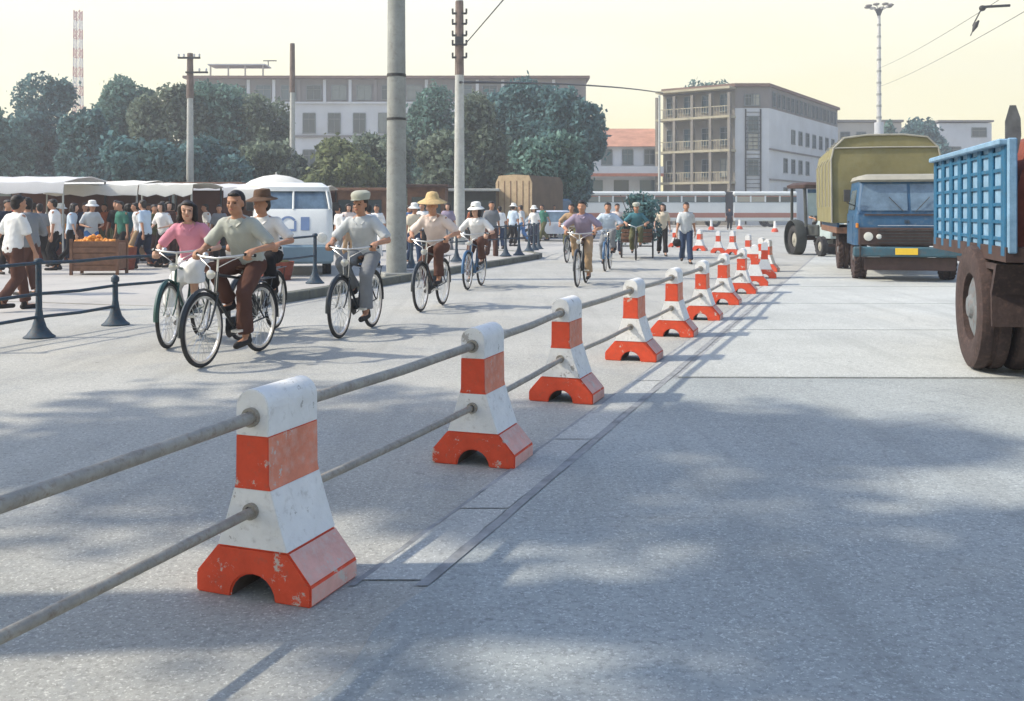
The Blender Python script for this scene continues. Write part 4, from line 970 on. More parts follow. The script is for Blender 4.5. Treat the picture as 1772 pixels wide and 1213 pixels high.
rider('bicycle to the right of the mid-lane rider, slightly farther back', 'person in pale blue shirt riding just behind the mid-lane rider', G(1047, 470), hd(-.2, -.98), shirt='pale blue', pants='grey', vox=.014, ph=.9, seed=10, bikem=m_bikeb)
rider('farthest left bicycle of the mid-lane group', 'person in olive top riding behind the left shoulder of the mid-lane rider', G(981, 455), hd(-.25, -.97), shirt='tan', pants='olive', vox=.014, ph=2.6, seed=11)
person('person in white shirt and grey trousers walking alone near the bending row of blocks', *G(1187, 456), hd(-.1, -1), pose='walk', ph=1.2, shirt='light grey', pants='dark blue', vox=.014, seed=12)
b1 = thing('shoulder_bag', 'dark bag hanging beside the lone walking person', 'bag', (X(1172, 27), 27.0, 0)); MB().ell((0, 0, .56), (.13, .09, .11)).build('bag_body', cloth['black'], b1, 60); MB().tube([(-.09, 0, .62), (.02, 0, .95), (.16, 0, 1.28)], .012, 5).build('strap', cloth['black'], b1, 60)

# nearest people on the left plaza
person('person in a white shirt and brown trousers at the far left edge of the picture', X(22, 14.3), 14.3, hd(.5, .8), pose='walk', ph=1.0, shirt='white', pants='brown', vox=.011, seed=13)
person('person in olive jacket beside the white-shirted person at the left edge', X(52, 16.8), 16.8, hd(-.8, .4), pose='carry', ph=0, shirt='grey', pants='brown', vox=.013, seed=14, long_sleeve=True)

# ------------------------------------------------------------------ market crowd
crowd = [ # u, Y, pose, shirt, trousers, hat, hair, heading, label
 (92, 30, 'walk', 'white', 'blue', None, 'short', 2.0, 'person in white shirt and blue trousers walking under the first awning'),
 (72, 33, 'stand', 'grey', 'black', None, 'short', 1.2, 'person in grey shirt left of the walker in blue trousers'),
 (118, 34, 'stand', 'blue', 'dark blue', None, 'short', .6, 'person in blue shirt behind the fruit cart'),
 (140, 32, 'carry', 'rust', 'black', None, 'bob', -1.0, 'person in rust top standing in the shade of the first awning'),
 (158, 26, 'carry', 'light grey', 'blue', 'sun', 'short', -.9, 'person in pale shirt and white hat bending over the fruit cart'),
 (184, 30, 'stand', 'rust', 'olive', None, 'short', -1.8, 'person in rust-orange shirt right of the fruit cart'),
 (213, 25.5, 'stand', 'green', 'black', None, 'short', -2.2, 'person in green shirt between the fruit cart and the second awning'),
 (225, 28.5, 'walk', 'teal', 'grey', None, 'bob', 2.6, 'person in teal top behind the green-shirted person'),
 (240, 27.2, 'walk', 'white', 'tan', None, 'short', -2.8, 'person in white vest walking at the gap between two awnings'),
 (258, 31, 'stand', 'teal', 'brown', None, 'short', -1.3, 'person in dark teal shirt behind the brown basket'),
 (278, 29, 'carry', 'grey', 'brown', None, 'bob', -.3, 'person in grey top under the second awning'),
 (300, 33, 'stand', 'brown', 'black', None, 'short', -1.7, 'person in brown shirt in the shade of the second awning'),
 (318, 30.5, 'stand', 'pale blue', 'navy', None, 'short', 2.9, 'person in pale blue shirt seen above the pink rider'),
 (28, 30, 'stand', 'red', 'black', None, 'short', 1.9, 'person in red shirt behind the left-edge walker'),
 (8, 27, 'stand', 'rose white', 'grey', None, 'bob', .4, 'person in rose-white top at the left picture edge by the stalls'),
 (50, 36, 'walk', 'cream', 'brown', None, 'short', .0, 'person in cream shirt deep under the first awning'),
 (106, 37, 'stand', 'white', 'grey', None, 'short', 3.0, 'person in white shirt deep under the first awning near its middle post'),
 (350, 36, 'stand', 'olive', 'black', None, 'short', 1.5, 'person in olive shirt between the second awning and the van'),
 (372, 33, 'walk', 'light grey', 'navy', None, 'short', 1.7, 'person in light grey shirt left of the white van'),
 (590, 27, 'stand', 'white', 'grey', None, 'short', -2.4, 'person in white shirt standing right of the van behind the capped rider'),
 (602, 30, 'stand', 'rose white', 'tan', None, 'bob', -1.2, 'person in pinkish top behind the capped rider'),
 (640, 24, 'walk', 'white', 'blue', None, 'short', 2.2, 'person in white shirt walking just left of the thick pole'),
 (653, 29, 'stand', 'white', 'white', None, 'short', -1.7, 'person all in white left of the thick pole'),
 (716, 26, 'walk', 'cream', 'dark blue', 'sun', 'short', -1.2, 'person in cream shirt and pale hat right of the thick pole'),
 (733, 30, 'stand', 'white', 'black', None, 'short', -2.0, 'person in white shirt behind the straw-hatted rider'),
 (775, 33, 'stand', 'mauve', 'grey', None, 'bob', -1.6, 'person in mauve top between the straw-hatted and white-hatted riders'),
 (850, 29, 'walk', 'grey', 'brown', None, 'short', -1.4, 'person in grey shirt walking behind the white-hatted rider'),
 (866, 37, 'stand', 'white', 'dark blue', None, 'short', 2.0, 'person in white shirt below the canvas truck, leftmost'),
 (887, 40, 'stand', 'pale blue', 'black', 'sun', 'short', 1.0, 'person in pale blue shirt and white hat by the kerb posts'),
 (904, 44, 'walk', 'light grey', 'blue', None, 'short', 2.7, 'person in light grey shirt and blue trousers among the kerb posts'),
 (925, 41, 'stand', 'white', 'navy', 'sun', 'bob', -1.9, 'person in white top and white hat at the end of the kerb posts'),
 (941, 46, 'walk', 'green', 'olive', None, 'short', -2.6, 'person in green shirt beyond the kerb end'),
 (957, 52, 'stand', 'cream', 'brown', None, 'short', -1.1, 'person in cream shirt far beyond the kerb end'),
 (70, 24.5, 'walk', 'grey', 'black', None, 'short', 2.3, 'person in grey shirt and black trousers walking between the left-edge pair and the first stall'),
 (98, 24, 'stand', 'white', 'black', None, 'short', -2.9, 'person in white shirt and black trousers nearest on the plaza left of the fruit cart'),
 (122, 26, 'walk', 'pale blue', 'black', None, 'bob', .2, 'person in pale blue top just left of the fruit cart'),
 (147, 27.5, 'stand', 'navy', 'brown', None, 'short', -1.1, 'person in navy shirt right behind the fruit cart left half'),
 (203, 27.8, 'stand', 'black', 'olive', None, 'short', -1.5, 'person in black shirt just left of the green-shirted person'),
 (252, 24.6, 'walk', 'pale blue', 'navy', None, 'short', 2.8, 'person in pale blue shirt and navy trousers nearest right of the fruit cart'),
 (265, 26, 'stand', 'olive', 'brown', None, 'short', -.8, 'person in olive shirt near the brown basket under the low awning'),
 (283, 25.2, 'carry', 'white', 'black', None, 'bob', -1.9, 'person in white top left of the pink rider head'),
 (300, 28.5, 'stand', 'rust', 'black', None, 'short', 2.6, 'person in rust shirt just left of the crossarm pole'),
 (323, 26, 'stand', 'navy', 'black', None, 'short', -2.2, 'person in navy shirt directly behind the pink rider'),
 (380, 28.5, 'stand', 'grey', 'black', None, 'short', -1.4, 'person in grey shirt between the khaki rider and the van'),
 (45, 25.5, 'stand', 'white', 'brown', None, 'bob', 1.3, 'person in white top behind the two left-edge people'),
 (10, 22.5, 'stand', 'navy', 'black', None, 'short', -.6, 'person in navy shirt half hidden at the very left edge'),
 (610, 38, 'stand', 'light grey', 'black', None, 'short', -1.0, 'person in light grey shirt by the dark kiosk left of the thick pole'),
 (746, 38, 'stand', 'black', 'grey', None, 'short', -2.7, 'person in black shirt between the thick and slim poles'),
 (818, 40, 'stand', 'rust', 'black', None, 'bob', -1.3, 'person in rust top right of the slim pole by the kiosk'),
 (20, 38, 'stand', 'blue', 'navy', None, 'short', 1.0, 'person in blue shirt deep under the leftmost awning'),
 (38, 31.5, 'carry', 'mauve', 'black', None, 'bob', -1.9, 'person in mauve top under the leftmost awning'),
 (60, 29.5, 'stand', 'tan', 'brown', None, 'short', 2.4, 'person in tan shirt between the two nearest left people and the stall'),
 (84, 35.5, 'stand', 'navy', 'grey', None, 'short', -1.2, 'person in navy shirt behind the walker in blue trousers'),
 (102, 27.5, 'walk', 'cream', 'navy', 'sun', 'short', -.4, 'person in cream shirt and white hat right of the walker in blue trousers'),
 (130, 36, 'stand', 'black', 'brown', None, 'short', .4, 'person in black shirt in the shade behind the fruit cart'),
 (171, 33, 'stand', 'teal', 'black', None, 'bob', -2.5, 'person in teal top behind the white-hatted fruit seller'),
 (198, 34, 'stand', 'brown', 'black', None, 'short', -1.4, 'person in brown shirt left of the green-shirted person'),
 (231, 32, 'stand', 'navy', 'black', None, 'short', .9, 'person in navy shirt in the gap between two awnings'),
 (248, 34, 'walk', 'white', 'brown', None, 'short', 1.9, 'person in white shirt and brown trousers behind the white-vested walker'),
 (268, 35, 'stand', 'tan', 'grey', None, 'short', -2.1, 'person in tan shirt deep under the second awning'),
 (290, 27.5, 'stand', 'brown', 'brown', None, 'bob', -.9, 'person all in brown under the low cream awning'),
 (309, 36, 'walk', 'cream', 'black', None, 'short', -.2, 'person in cream shirt by the foot of the crossarm pole'),
 (333, 34, 'stand', 'rust', 'black', None, 'short', 1.1, 'person in rust shirt right of the crossarm pole'),
 (360, 30, 'stand', 'white', 'black', None, 'short', -2.6, 'person in white shirt just behind the two nearest riders'),
 (575, 34, 'stand', 'navy', 'black', None, 'short', -1.9, 'person in navy shirt by the right side of the van'),
 (628, 33, 'stand', 'cream', 'tan', None, 'bob', .7, 'person in cream top behind the capped rider shoulder'),
 (705, 33, 'stand', 'blue', 'navy', None, 'short', -.7, 'person in blue shirt just right of the thick pole'),
 (1262, 74, 'stand', 'navy', 'black', None, 'short', -1.6, 'person in dark clothes standing before the middle of the long bus'),
]
for i, (u, Y, pose, sh, pt, hat, hr, hdg, lab) in enumerate(crowd):
    person(lab, X(u, Y), Y, hdg, pose=pose, ph=[.9, 1.9][i % 2], lean=.12, yaw=[-.4, .3][i % 2] if False else 0.0, shirt=sh, pants=pt, hat=hat, hair=hr, sex='f' if hr == 'bob' else 'm', vox=.02, seed=20+i % 3 if False else 21, group='people at the market', sc=rnd.uniform(.95, 1.04))

# ------------------------------------------------------------------ vehicles (local x = forward, y = left, z = up)
m_truckb = mat('worn blue lorry paint', (0.014, 0.072, 0.15), 0.5, 0.2, 3, dirt=(0.14, 0.17, 0.19), dirt_amt=0.35, spec=0.5)
m_teal = mat('dark teal bumper paint', (0.04, 0.10, 0.13), 0.6, 0.25, 4, dirt=(0.12, 0.08, 0.06), dirt_amt=0.4)
m_dark = mat('dark brown grille metal', (0.06, 0.035, 0.028), 0.7, 0.3, 5)
m_tarp = mat('olive yellow canvas', (0.20, 0.18, 0.085), 0.95, 0.18, 1.6, 0.4, 9, dirt=(0.22, 0.21, 0.12), dirt_amt=0.5)
m_tarp2 = mat('tan canvas', (0.42, 0.32, 0.20), 0.95, 0.2, 1.2, 0.4, 9, dirt=(0.26, 0.18, 0.11), dirt_amt=0.4)
m_cream = mat('cream visor paint', (0.30, 0.29, 0.24), 0.6, 0.12, 4)
m_yel = mat('yellow plate', (0.75, 0.50, 0.04), 0.5, 0.05, 8)
m_lens = mat('headlight glass', (0.6, 0.6, 0.55), 0.15, 0.1, 8, spec=0.8)
m_wood = mat('brown timber', (0.17, 0.09, 0.055), 0.85, 0.3, 6, 0.4, 30)
m_van = mat('white van paint', (0.70, 0.72, 0.70), 0.4, 0.06, 3, spec=0.5)
m_slat = mat('pale blue panel paint', (0.20, 0.33, 0.45), 0.6, 0.2, 6, dirt=(0.12, 0.25, 0.36), dirt_amt=0.45)
m_bluep = mat('deep blue slat paint', (0.014, 0.105, 0.20), 0.55, 0.22, 6, dirt=(0.08, 0.13, 0.15), dirt_amt=0.35)
m_rust = mat('red brown rusty load', (0.20, 0.055, 0.035), 0.9, 0.3, 6, 0.5, 20)

m_hub = mat('dusty grey hub', (.15, .17, .18), .7, .3, 8, dirt=(.14, .08, .06), dirt_amt=.5)
def lorry_wheel(parent, x, y, r, wd, side, mt=m_tyre, n=32, lugs=0, name='wheel'):
    """side +1: rim face looks to +y"""
    o = MB().lathe([(r*.50, -wd*.4), (r*.52, wd*.2), (r*.40, wd*.30), (r*.2, wd*.36), (r*.16, wd*.46), (.02, wd*.48)], (0, 0, 0), 20, 'y').build(name, m_cream if mt is not m_muddy else m_hub, parent, 40)
    o.location = (x, y, r); 
    if side < 0: o.rotation_euler = (0, 0, math.pi)
    h = wd/2; pr = [(r*.54, -h*.8), (r*.72, -h), (r*.90, -h*.98), (r*.965, -h*.86), (r*.985, -h*.6), (r*.985, -h*.18), (r*.955, -h*.12), (r*.955, h*.12), (r*.985, h*.18), (r*.985, h*.6), (r*.965, h*.86), (r*.90, h*.98), (r*.72, h), (r*.54, h*.8)]
    mb = MB().lathe(pr, (0, 0, 0), n, 'y', True); mb.build('tyre', mt, o, 30)
    if lugs:
        lg = MB()
        for i in range(lugs):
            a = 2*math.pi*i/lugs
            for sgn in (-1, 1):
                aa = a+(math.pi/lugs if sgn > 0 else 0); c, s = math.cos(aa), math.sin(aa); t_ = (-s, c)
                pts = []
                for (yy, off) in ((sgn*h*.18, -.05), (sgn*h*.97, .05)):
                    for (q, rr) in ((-.028, .965), (.028, .965), (.022, 1.012), (-.022, 1.012)):
                        rr2 = rr if abs(yy) < h*.5 else rr-.02
                        pts.append((c*r*rr2+t_[0]*(q+off), yy, s*r*rr2+t_[1]*(q+off)))
                lg.add(pts, [(0, 1, 2, 3), (7, 6, 5, 4), (0, 4, 5, 1), (1, 5, 6, 2), (2, 6, 7, 3), (3, 7, 4, 0)])
        lg.build('tread_blocks', mt, o, kind='stuff')
    return o
def rrect(x0, x1, y, z, r, n=5):
    """rounded rectangle ring in plan, from x0 to x1, half width y"""
    out = []
    for (cx, cy, a0) in ((x1-r, y-r, 0), (x0+r, y-r, 90), (x0+r, -(y-r), 180), (x1-r, -(y-r), 270)):
        for k in range(n): a = R(a0+90*k/(n-1)); out.append((cx+r*math.cos(a), cy+r*math.sin(a), z))
    return out
def truck_cab(parent, x0, x1, hw, ztop, paint, roofm):
    zs = [(.72, 0, 0), (1.02, .0, 0), (1.30, -.01, 0), (1.36, -.02, .01)]
    MB().loft([rrect(x0, x1+dx, hw-dy, z, .09) for z, dx, dy in zs]).build('cab_body', paint, parent, 40)
    w0, w1 = 1.36, ztop-.16
    MB().loft([rrect(x0, x1-.03, hw-.02, w0+.002, .10), rrect(x0+.02, x1-.19, hw-.09, w1, .12)]).build('cab_upper', paint, parent, 40)
    # windscreen, two panes
    for s in (1, -1):
        def P_(t, q): return (x1-.03-.16*t+.012, s*(.03+(hw-.16-.05*t)*q), w0+.06+(w1-w0-.10)*t)
        MB().add([P_(0, 0), P_(0, 1), P_(.1, 1.04), P_(.92, 1.0), P_(1, .95), P_(1, 0)]+[(p[0]-.02, p[1], p[2]) for p in (P_(0, 0), P_(0, 1), P_(.1, 1.04), P_(.92, 1.0), P_(1, .95), P_(1, 0))], [(0, 1, 2, 3, 4, 5), (11, 10, 9, 8, 7, 6)]+[(i, i+6, (i+1) % 6+6, (i+1) % 6) for i in range(6)]).build('windscreen', m_glassb, parent)
        MB().tube([(x1+.015, s*.12, w0+.05), (x1-.05, s*.38, w0+.33)], .008, 5).build('wiper', m_iron, parent)
        MB().add([(x1-.28, s*(hw-.010), w0+.08), (x0+.35, s*(hw-.010), w0+.08), (x0+.40, s*(hw-.085), w1-.08), (x1-.36, s*(hw-.085), w1-.08)], [(0, 1, 2, 3)]).build('door_window', m_glassb, parent)
        a = MB().tube([(x1-.12, s*(hw-.02), w0+.15), (x1+.06, s*(hw+.16), w0+.22), (x1+.06, s*(hw+.16), w0+.42)], .012, 6).box((x1+.06, s*(hw+.16), w0+.36), (.03, .13, .24), 0, .01); a.build('mirror', m_iron, parent)
    MB().loft([rrect(x0+.02, x1-.10, hw-.10, w1-.002, .14), rrect(x0+.0, x1-.04, hw-.06, w1+.04, .16), rrect(x0+.03, x1-.12, hw-.10, ztop-.04, .16), rrect(x0+.15, x1-.3, hw-.25, ztop, .16)]).build('cab_roof', roofm, parent, 50)
# green-canvas lorry, facing the viewer
hv = Vector((-1.3, -5.5)).normalized(); A = hd(hv.x, hv.y)
lx, ly = X(1574, 19.8), 19.8
lt = thing('canvas_lorry', 'dark-blue-fronted lorry with a tall olive canvas load cover, facing the viewer', 'lorry', (lx-hv.x*.0, ly, .016), A)
truck_cab(lt, -1.75, 0.0, 1.03, 2.16, m_truckb, m_cream)
MB().box((.015, 0, .90), (.06, 1.94, .36), 0, .02).build('grille', m_dark, lt)
gs = MB()
for k in range(5): gs.box((.052, 0, .78+.062*k), (.02, 1.2, .022))
gs.build('grille_bars', m_iron, lt, kind='stuff')
for s in (1, -1):
    MB().lathe([(.02, .01), (.085, .0), (.095, -.03)][::-1], (.06, s*.78, .90), 16, 'x').build('headlight', m_lens, lt, 40)
    MB().lathe([(.02, .01), (.05, .0), (.055, -.03)][::-1], (.06, s*.58, .90), 12, 'x').build('side_lamp', m_lens, lt, 40)
MB().box((.10, 0, .60), (.14, 2.16, .20), 0, .03).build('bumper', m_teal, lt)
MB().box((.178, -.08, .61), (.012, .42, .13), 0, .004).build('number_plate', m_yel, lt)
for k in (-1, 0, 1): MB().box((.012, k*.035-.05, 1.20), (.02, .014, .07)).build('badge_bar', m_iron, lt)
MB().box((-.9, 0, .50), (1.6, .7, .34)).build('engine_underside', m_dark, lt)
MB().box((.02, 0, .36), (.05, 1.7, .26), 0, .01).build('underrun_plate', m_dark, lt)
for x_ in (-.95, -4.6):
    for s in (1, -1):
        lorry_wheel(lt, x_, s*(.86), .46, .26, s, m_muddy, 28, 24)
        if x_ < -2: lorry_wheel(lt, x_, s*.58, .46, .24, s, m_muddy, 28)
MB().box((-3.6, .42, .72), (6.0, .1, .2)).box((-3.6, -.42, .72), (6.0, .1, .2)).build('chassis', m_dark, lt)
MB().box((-4.35, -.12, .98), (4.6, 2.2, .14), 0, .01).build('load_bed', m_wood, lt)
for s in (1, -1):
    MB().box((-4.35, -.12+s*1.06, 1.26), (4.6, .05, .44), 0, .01).build('side_board', m_truckb, lt)
tarp_prof = [(-1.20, 1.15), (-1.22, 2.55), (-1.16, 2.80), (-.92, 3.02), (-.4, 3.08), (.4, 3.08), (.92, 3.02), (1.16, 2.80), (1.22, 2.55), (1.20, 1.15)]
rings = []; rr = random.Random(3); nseg = 24
for i in range(nseg+1):
    x_ = -2.02-4.7*i/nseg; sag = .035*abs(math.sin(math.pi*i/nseg*5)); ring = []
    for (y_, z_) in tarp_prof: ring.append((x_, -.20+y_*.93*(1-.018*abs(math.sin(math.pi*i/nseg*5)))+rr.uniform(-.008, .008), z_-sag*(1 if z_ > 2.6 else .3)+rr.uniform(-.006, .006)))
    rings.append(ring)
MB().loft(rings).build('canvas_cover', m_tarp, lt, 35)
hem = MB()
for z_ in (2.80,): hem.tube([(-2.0, -.20-1.06, z_), (-1.995, -.2, z_+.01), (-2.0, -.2+1.06, z_)], .02, 6)
hem.tube([(-2.0, -.2+y_*.93, z_) for y_, z_ in tarp_prof], .022, 6); hem.build('canvas_hem', m_cream, lt, 50)
for i in range(5):
    x_ = -2.35-4.0*i/4
    MB().tube([(x_, -.2+a_*.935, b_) for a_, b_ in ((-1.235, 1.5), (-1.245, 2.5), (-.93, 3.06), (.93, 3.06), (1.245, 2.5), (1.235, 1.5))], .013, 5).build('tie_rope', m_cream, lt, 50)

for s in (1, -1):
    MB().box((-.85, s*1.034, 1.04), (.95, .018, .56), 0, .006).build('door', m_truckb, lt); MB().box((-1.15, s*1.05, 1.18), (.14, .02, .03)).build('door_handle', m_iron, lt)
    MB().box((-.02, s*.99, 1.12), (.09, .05, .10), 0, .01).build('indicator', mat('orange lamp glass', (.6, .22, .03), .3), lt)
    MB().tube([(.16, s*.95, .50), (.18, s*.95, .72)], .02, 6).build('bumper_guard', m_iron, lt)
MB().box((.004, 0, 1.335), (.014, 1.7, .03)).build('scuttle_vent', m_dark, lt); MB().tube([(.03, -.6, 1.12), (.045, 0, 1.125), (.03, .6, 1.12)], .008, 6).build('trim_strip', m_chrome, lt)
# blue slatted truck cut by the right edge
h2 = Vector((-.235, -1)).normalized(); A2 = hd(h2.x, h2.y)
# local frame: origin below the front left corner of the bed (the truck's right side faces the viewer's left)
st = thing('slatted_truck', 'blue truck with slatted side panel and big muddy wheel, cut by the right edge', 'truck', (3.93, 7.95, .016), A2)
sgn = -1    # bed lies on local +y? forward is toward viewer, left of truck is viewer's right => +y
BL = 3.05; z0_, z1_ = 1.13, 1.95; BW = 2.2
MB().box((-BL/2, .035, (z0_+z1_)/2), (BL, .02, z1_-z0_)).build('side_sheet', m_slat, st)
for k in range(8): MB().box((-.05-(BL-.1)*k/7, .012, (z0_+z1_)/2-.03), (.13, .026, z1_-z0_+.10), 0, .008).build('upright', m_bluep, st)
for k in range(6): MB().box((-BL/2, .016, z0_+.06+(z1_-z0_-.12)*k/5), (BL-.02, .016, .032), 0, .004).build('slat', m_bluep, st)
MB().box((-BL/2, -.005, z1_+.02), (BL+.05, .09, .05), 0, .01).build('top_rail', m_slat, st)
MB().box((.035, .05, (z0_+z1_)/2), (.05, .07, z1_-z0_+.1), 0, .01).build('corner_post', m_slat, st)
MB().box((-BL/2, BW-.03, (z0_+z1_)/2), (BL, .04, z1_-z0_)).build('far_side', m_bluep, st)
MB().box((-BL+.02, BW/2, (z0_+z1_)/2), (.04, BW-.1, z1_-z0_)).build('tailgate', m_bluep, st)
MB().box((.03, BW/2+.1, 1.42), (.05, BW-.2, .55)).build('headboard', mat('weathered teal board', (.09, .15, .15), .8, .25, 5), st)
MB().box((-BL/2, BW/2, z0_-.06), (BL+.1, BW, .12)).build('bed_floor', m_dark, st)
MB().box((-BL/2+.3, .6, .82), (BL+2.2, .1, .22)).box((-BL/2+.3, 1.6, .82), (BL+2.2, .1, .22)).build('chassis', m_dark, st)
wy = .0; RW = .56
for (yy, sd_) in ((wy+.06, -1), (wy+.37, -1), (BW-.43, 1), (BW-.12, 1)): lorry_wheel(st, -1.02, yy, RW, .27, sd_, m_muddy, 40, 0)
MB().tube([(-1.02, .1, RW), (-1.02, BW-.1, RW)], .09, 10).build('axle', m_dark, st)
mg = MB().prism([(-1.85, .98), (-.25, .98), (-.30, .90), (-.42, .72), (-.40, .45), (-.44, .45), (-.47, .74), (-.36, .93), (-1.8, .93)], .0, .58); mg.build('mudguard', m_muddy, st)
MB().box((-.55, .75, .62), (.5, .30, .34), 0, .03).build('fuel_tank', m_slat, st)
MB().tube([(-1.3, .5, .75), (.2, .5, .95)], .05, 8).build('spring', m_dark, st)
# cab out of the frame, towards the viewer
MB().loft([rrect(.25, 1.9, .92, .75, .1), rrect(.25, 1.92, .92, 1.4, .1), rrect(.3, 1.7, .82, 2.05, .14), rrect(.45, 1.5, .7, 2.15, .14)]).build('cab_body', m_truckb, st, 40)
st_c = [c for c in st.children]; 
for c in COL.objects:
    if c.parent == st and c.name.startswith('cab_body'): c.location = (0, BW/2+.22, 0)
for s in (1, -1): lorry_wheel(st, 1.05, BW/2+.22+s*.74, .46, .24, s, m_muddy, 28)
MB().box((1.88, BW/2+.22, .62), (.12, 1.9, .2), 0, .02).build('bumper', m_teal, st)
MB().box((1.83, BW/2+.22, 1.68), (.03, 1.4, .4), 0, .01).build('windscreen', m_glassb, st)
def wpt(o, x, y, z): return Matrix.Rotation(o.rotation_euler.z, 4, 'Z') @ Vector((x, y, z))+Vector(o.location)
# load and spade
q = wpt(st, -.2, .02, 1.1); ld = thing('rusty_load', 'red-brown pointed load standing in the slatted truck at the right edge', 'cargo', q, A2)
MB().prism([(.06, 0), (.06, .35), (.13, .62), (.24, .90), (.5, 1.0), (1.3, .6), (1.3, 0)], -1.2, .1, 'yz').build('load_sheet', m_rust, ld)
q = wpt(st, -.16, .02, 1.03); sp_ = thing('spade', 'spade standing blade-up at the front corner of the slatted truck', 'spade', q, A2)
MB().tube([(0, 0, 0), (-.02, .04, .5), (-.03, .075, .88)], .018, 8).build('handle', m_polew, sp_, 60)
bl_ = [(-.03, .84), (.05, .86), (.075, 1.0), (.07, 1.14), (.035, 1.25), (-.01, 1.25), (-.045, 1.12), (-.045, .92)]
MB().prism([(a+.075, b) for a, b in bl_], -.036, -.020, 'yz').build('blade', mat('grey spade steel', (.16, .16, .16), .6, .3, 8, metal=.4), sp_)

# tractor behind the canvas lorry
tr_ = thing('tractor', 'small dark tractor with a canopy, left of the canvas lorry', 'tractor', (X(1422, 32.0), 32.0, .016), hd(.10, -1), sc=1.0)
m_tr = mat('dark tractor paint', (.05, .055, .05), .6, .3, 4); m_trl = mat('pale tractor panel', (.36, .43, .42), .6, .15, 3)
for s in (1, -1):
    lorry_wheel(tr_, -.55, s*.62, .47, .26, s, m_tyre, 28, 18); lorry_wheel(tr_, 1.15, s*.50, .31, .18, s, m_tyre, 24, 14)
    MB().lathe([(.56, -.17), (.60, 0), (.56, .17), (.54, .16), (.57, 0), (.54, -.16)], (0, 0, 0), 24, 'y', True).build('rear_mudguard', m_tr, tr_, 40).location = (-.55, s*.66, .54)
    MB().tube([(-.95, s*.62, .9), (-.95, s*.62, 2.18)], .05, 8).build('canopy_post', m_tr, tr_); MB().tube([(.25, s*.62, .9), (.12, s*.62, 2.16)], .055, 8).build('canopy_post', m_tr, tr_)
    MB().lathe([(.02, .02), (.07, 0), (.08, -.04)][::-1], (1.33, s*.24, .98), 12, 'x').build('headlight', m_lens, tr_, 40)
MB().loft([rrect(.15, 1.3, .30, .55, .06), rrect(.15, 1.34, .30, .95, .08), rrect(.15, 1.25, .22, 1.10, .08)]).build('bonnet', m_trl, tr_, 40)
MB().box((1.33, 0, .8), (.04, .42, .34)).build('grille', m_dark, tr_)
MB().loft([rrect(-1.1, .4, .74, 2.14, .08), rrect(-1.12, .42, .76, 2.24, .08), rrect(-1.0, .3, .6, 2.32, .08)]).build('canopy', m_dark, tr_, 40)
MB().box((.20, 0, 1.62), (.03, 1.1, .74), 0, .01).build('windscreen', mat('pale screen', (.30, .37, .36), .25, .15, 3), tr_)
MB().box((.215, 0, 2.04), (.03, 1.1, .12)).build('blue_valance', m_truckb, tr_)
MB().box((-.2, 0, .78), (1.5, .8, .36), 0, .04).build('body', m_tr, tr_)
MB().tube([(1.15, -.5, .34), (1.15, .5, .34)], .05, 8).tube([(-.55, -.6, .52), (-.55, .6, .52)], .07, 8).build('axle', m_dark, tr_)
MB().tube([(.75, -.34, .9), (.75, -.36, 2.3)], .03, 8).build('exhaust', m_dark, tr_)
# tractor driver
person('person driving the small dark tractor', X(1422, 32.5), 32.55, hd(.10, -1), pose='ride', ph=1.0, shirt='grey', pants='black', vox=.02, seed=21, z=.12)

# white van on the plaza
va = thing('white_van', 'white minibus with blue emblem on its sloping front, parked left of the thick pole', 'van', (X(507, 20.9), 20.9, 0), hd(.19, -1))
MB().loft([rrect(-3.6, .02, .80, .42, .12), rrect(-3.62, .10, .83, .62, .12), rrect(-3.62, .06, .83, .95, .14), rrect(-3.60, -.14, .82, 1.42, .16), rrect(-3.6, -.18, .81, 1.47, .16)]).build('body', m_van, va, 50)
MB().loft([rrect(-3.58, -.19, .80, 1.465, .16), rrect(-3.50, -.46, .73, 1.86, .16)]).build('window_band', m_glassb, va, 50)
MB().loft([rrect(-3.56, -.40, .76, 1.85, .2), rrect(-3.54, -.42, .75, 1.94, .2), rrect(-3.4, -.62, .6, 2.04, .2)]).build('roof', m_van, va, 50)
for y_ in (-.74, .0, .74): MB().tube([(-.17 if y_ == 0 else -.2, y_*1.03, 1.46), (-.44, y_*.93, 1.87)], .022, 6).build('pillar', m_van, va)
for k in range(3):
    for s in (1, -1): MB().tube([(-1.2-.8*k, s*.815, 1.46), (-1.2-.8*k, s*.745, 1.87)], .03, 6).build('pillar', m_van, va)
MB().box((.07, 0, .52), (.14, 1.68, .40), 0, .05).build('bumper', mat('blue grey van bumper', (.16, .24, .30), .5, .1, 3), va)
for s in (1, -1):
    MB().lathe([(.02, .02), (.10, .0), (.12, -.05)][::-1], (.085, s*.60, .86), 16, 'x').build('headlight', m_lens, va, 40)
    MB().box((-.02, s*.88, 1.52), (.04, .14, .18), 0, .01).build('mirror', m_iron, va)
    for x_ in (-.75, -2.9): lorry_wheel(va, x_, s*.70, .31, .19, s)
m_emb = mat('blue grey emblem paint', (.16, .23, .38), .5, .1, 4)
def fx_(z): return .06-.20*(z-.95)/.47+.006      # front skin
em = MB()
for (a0, a1) in ((20, 160),):
    vs = []
    for k in range(13):
        a = R(a0+(a1-a0)*k/12)
        for rr_ in (.13, .085): z_ = 1.19+rr_*math.sin(a); vs.append((fx_(z_)+.004, -.10+rr_*1.25*math.cos(a), z_))
    em.add(vs, [(2*k, 2*k+1, 2*k+3, 2*k+2) for k in range(12)])
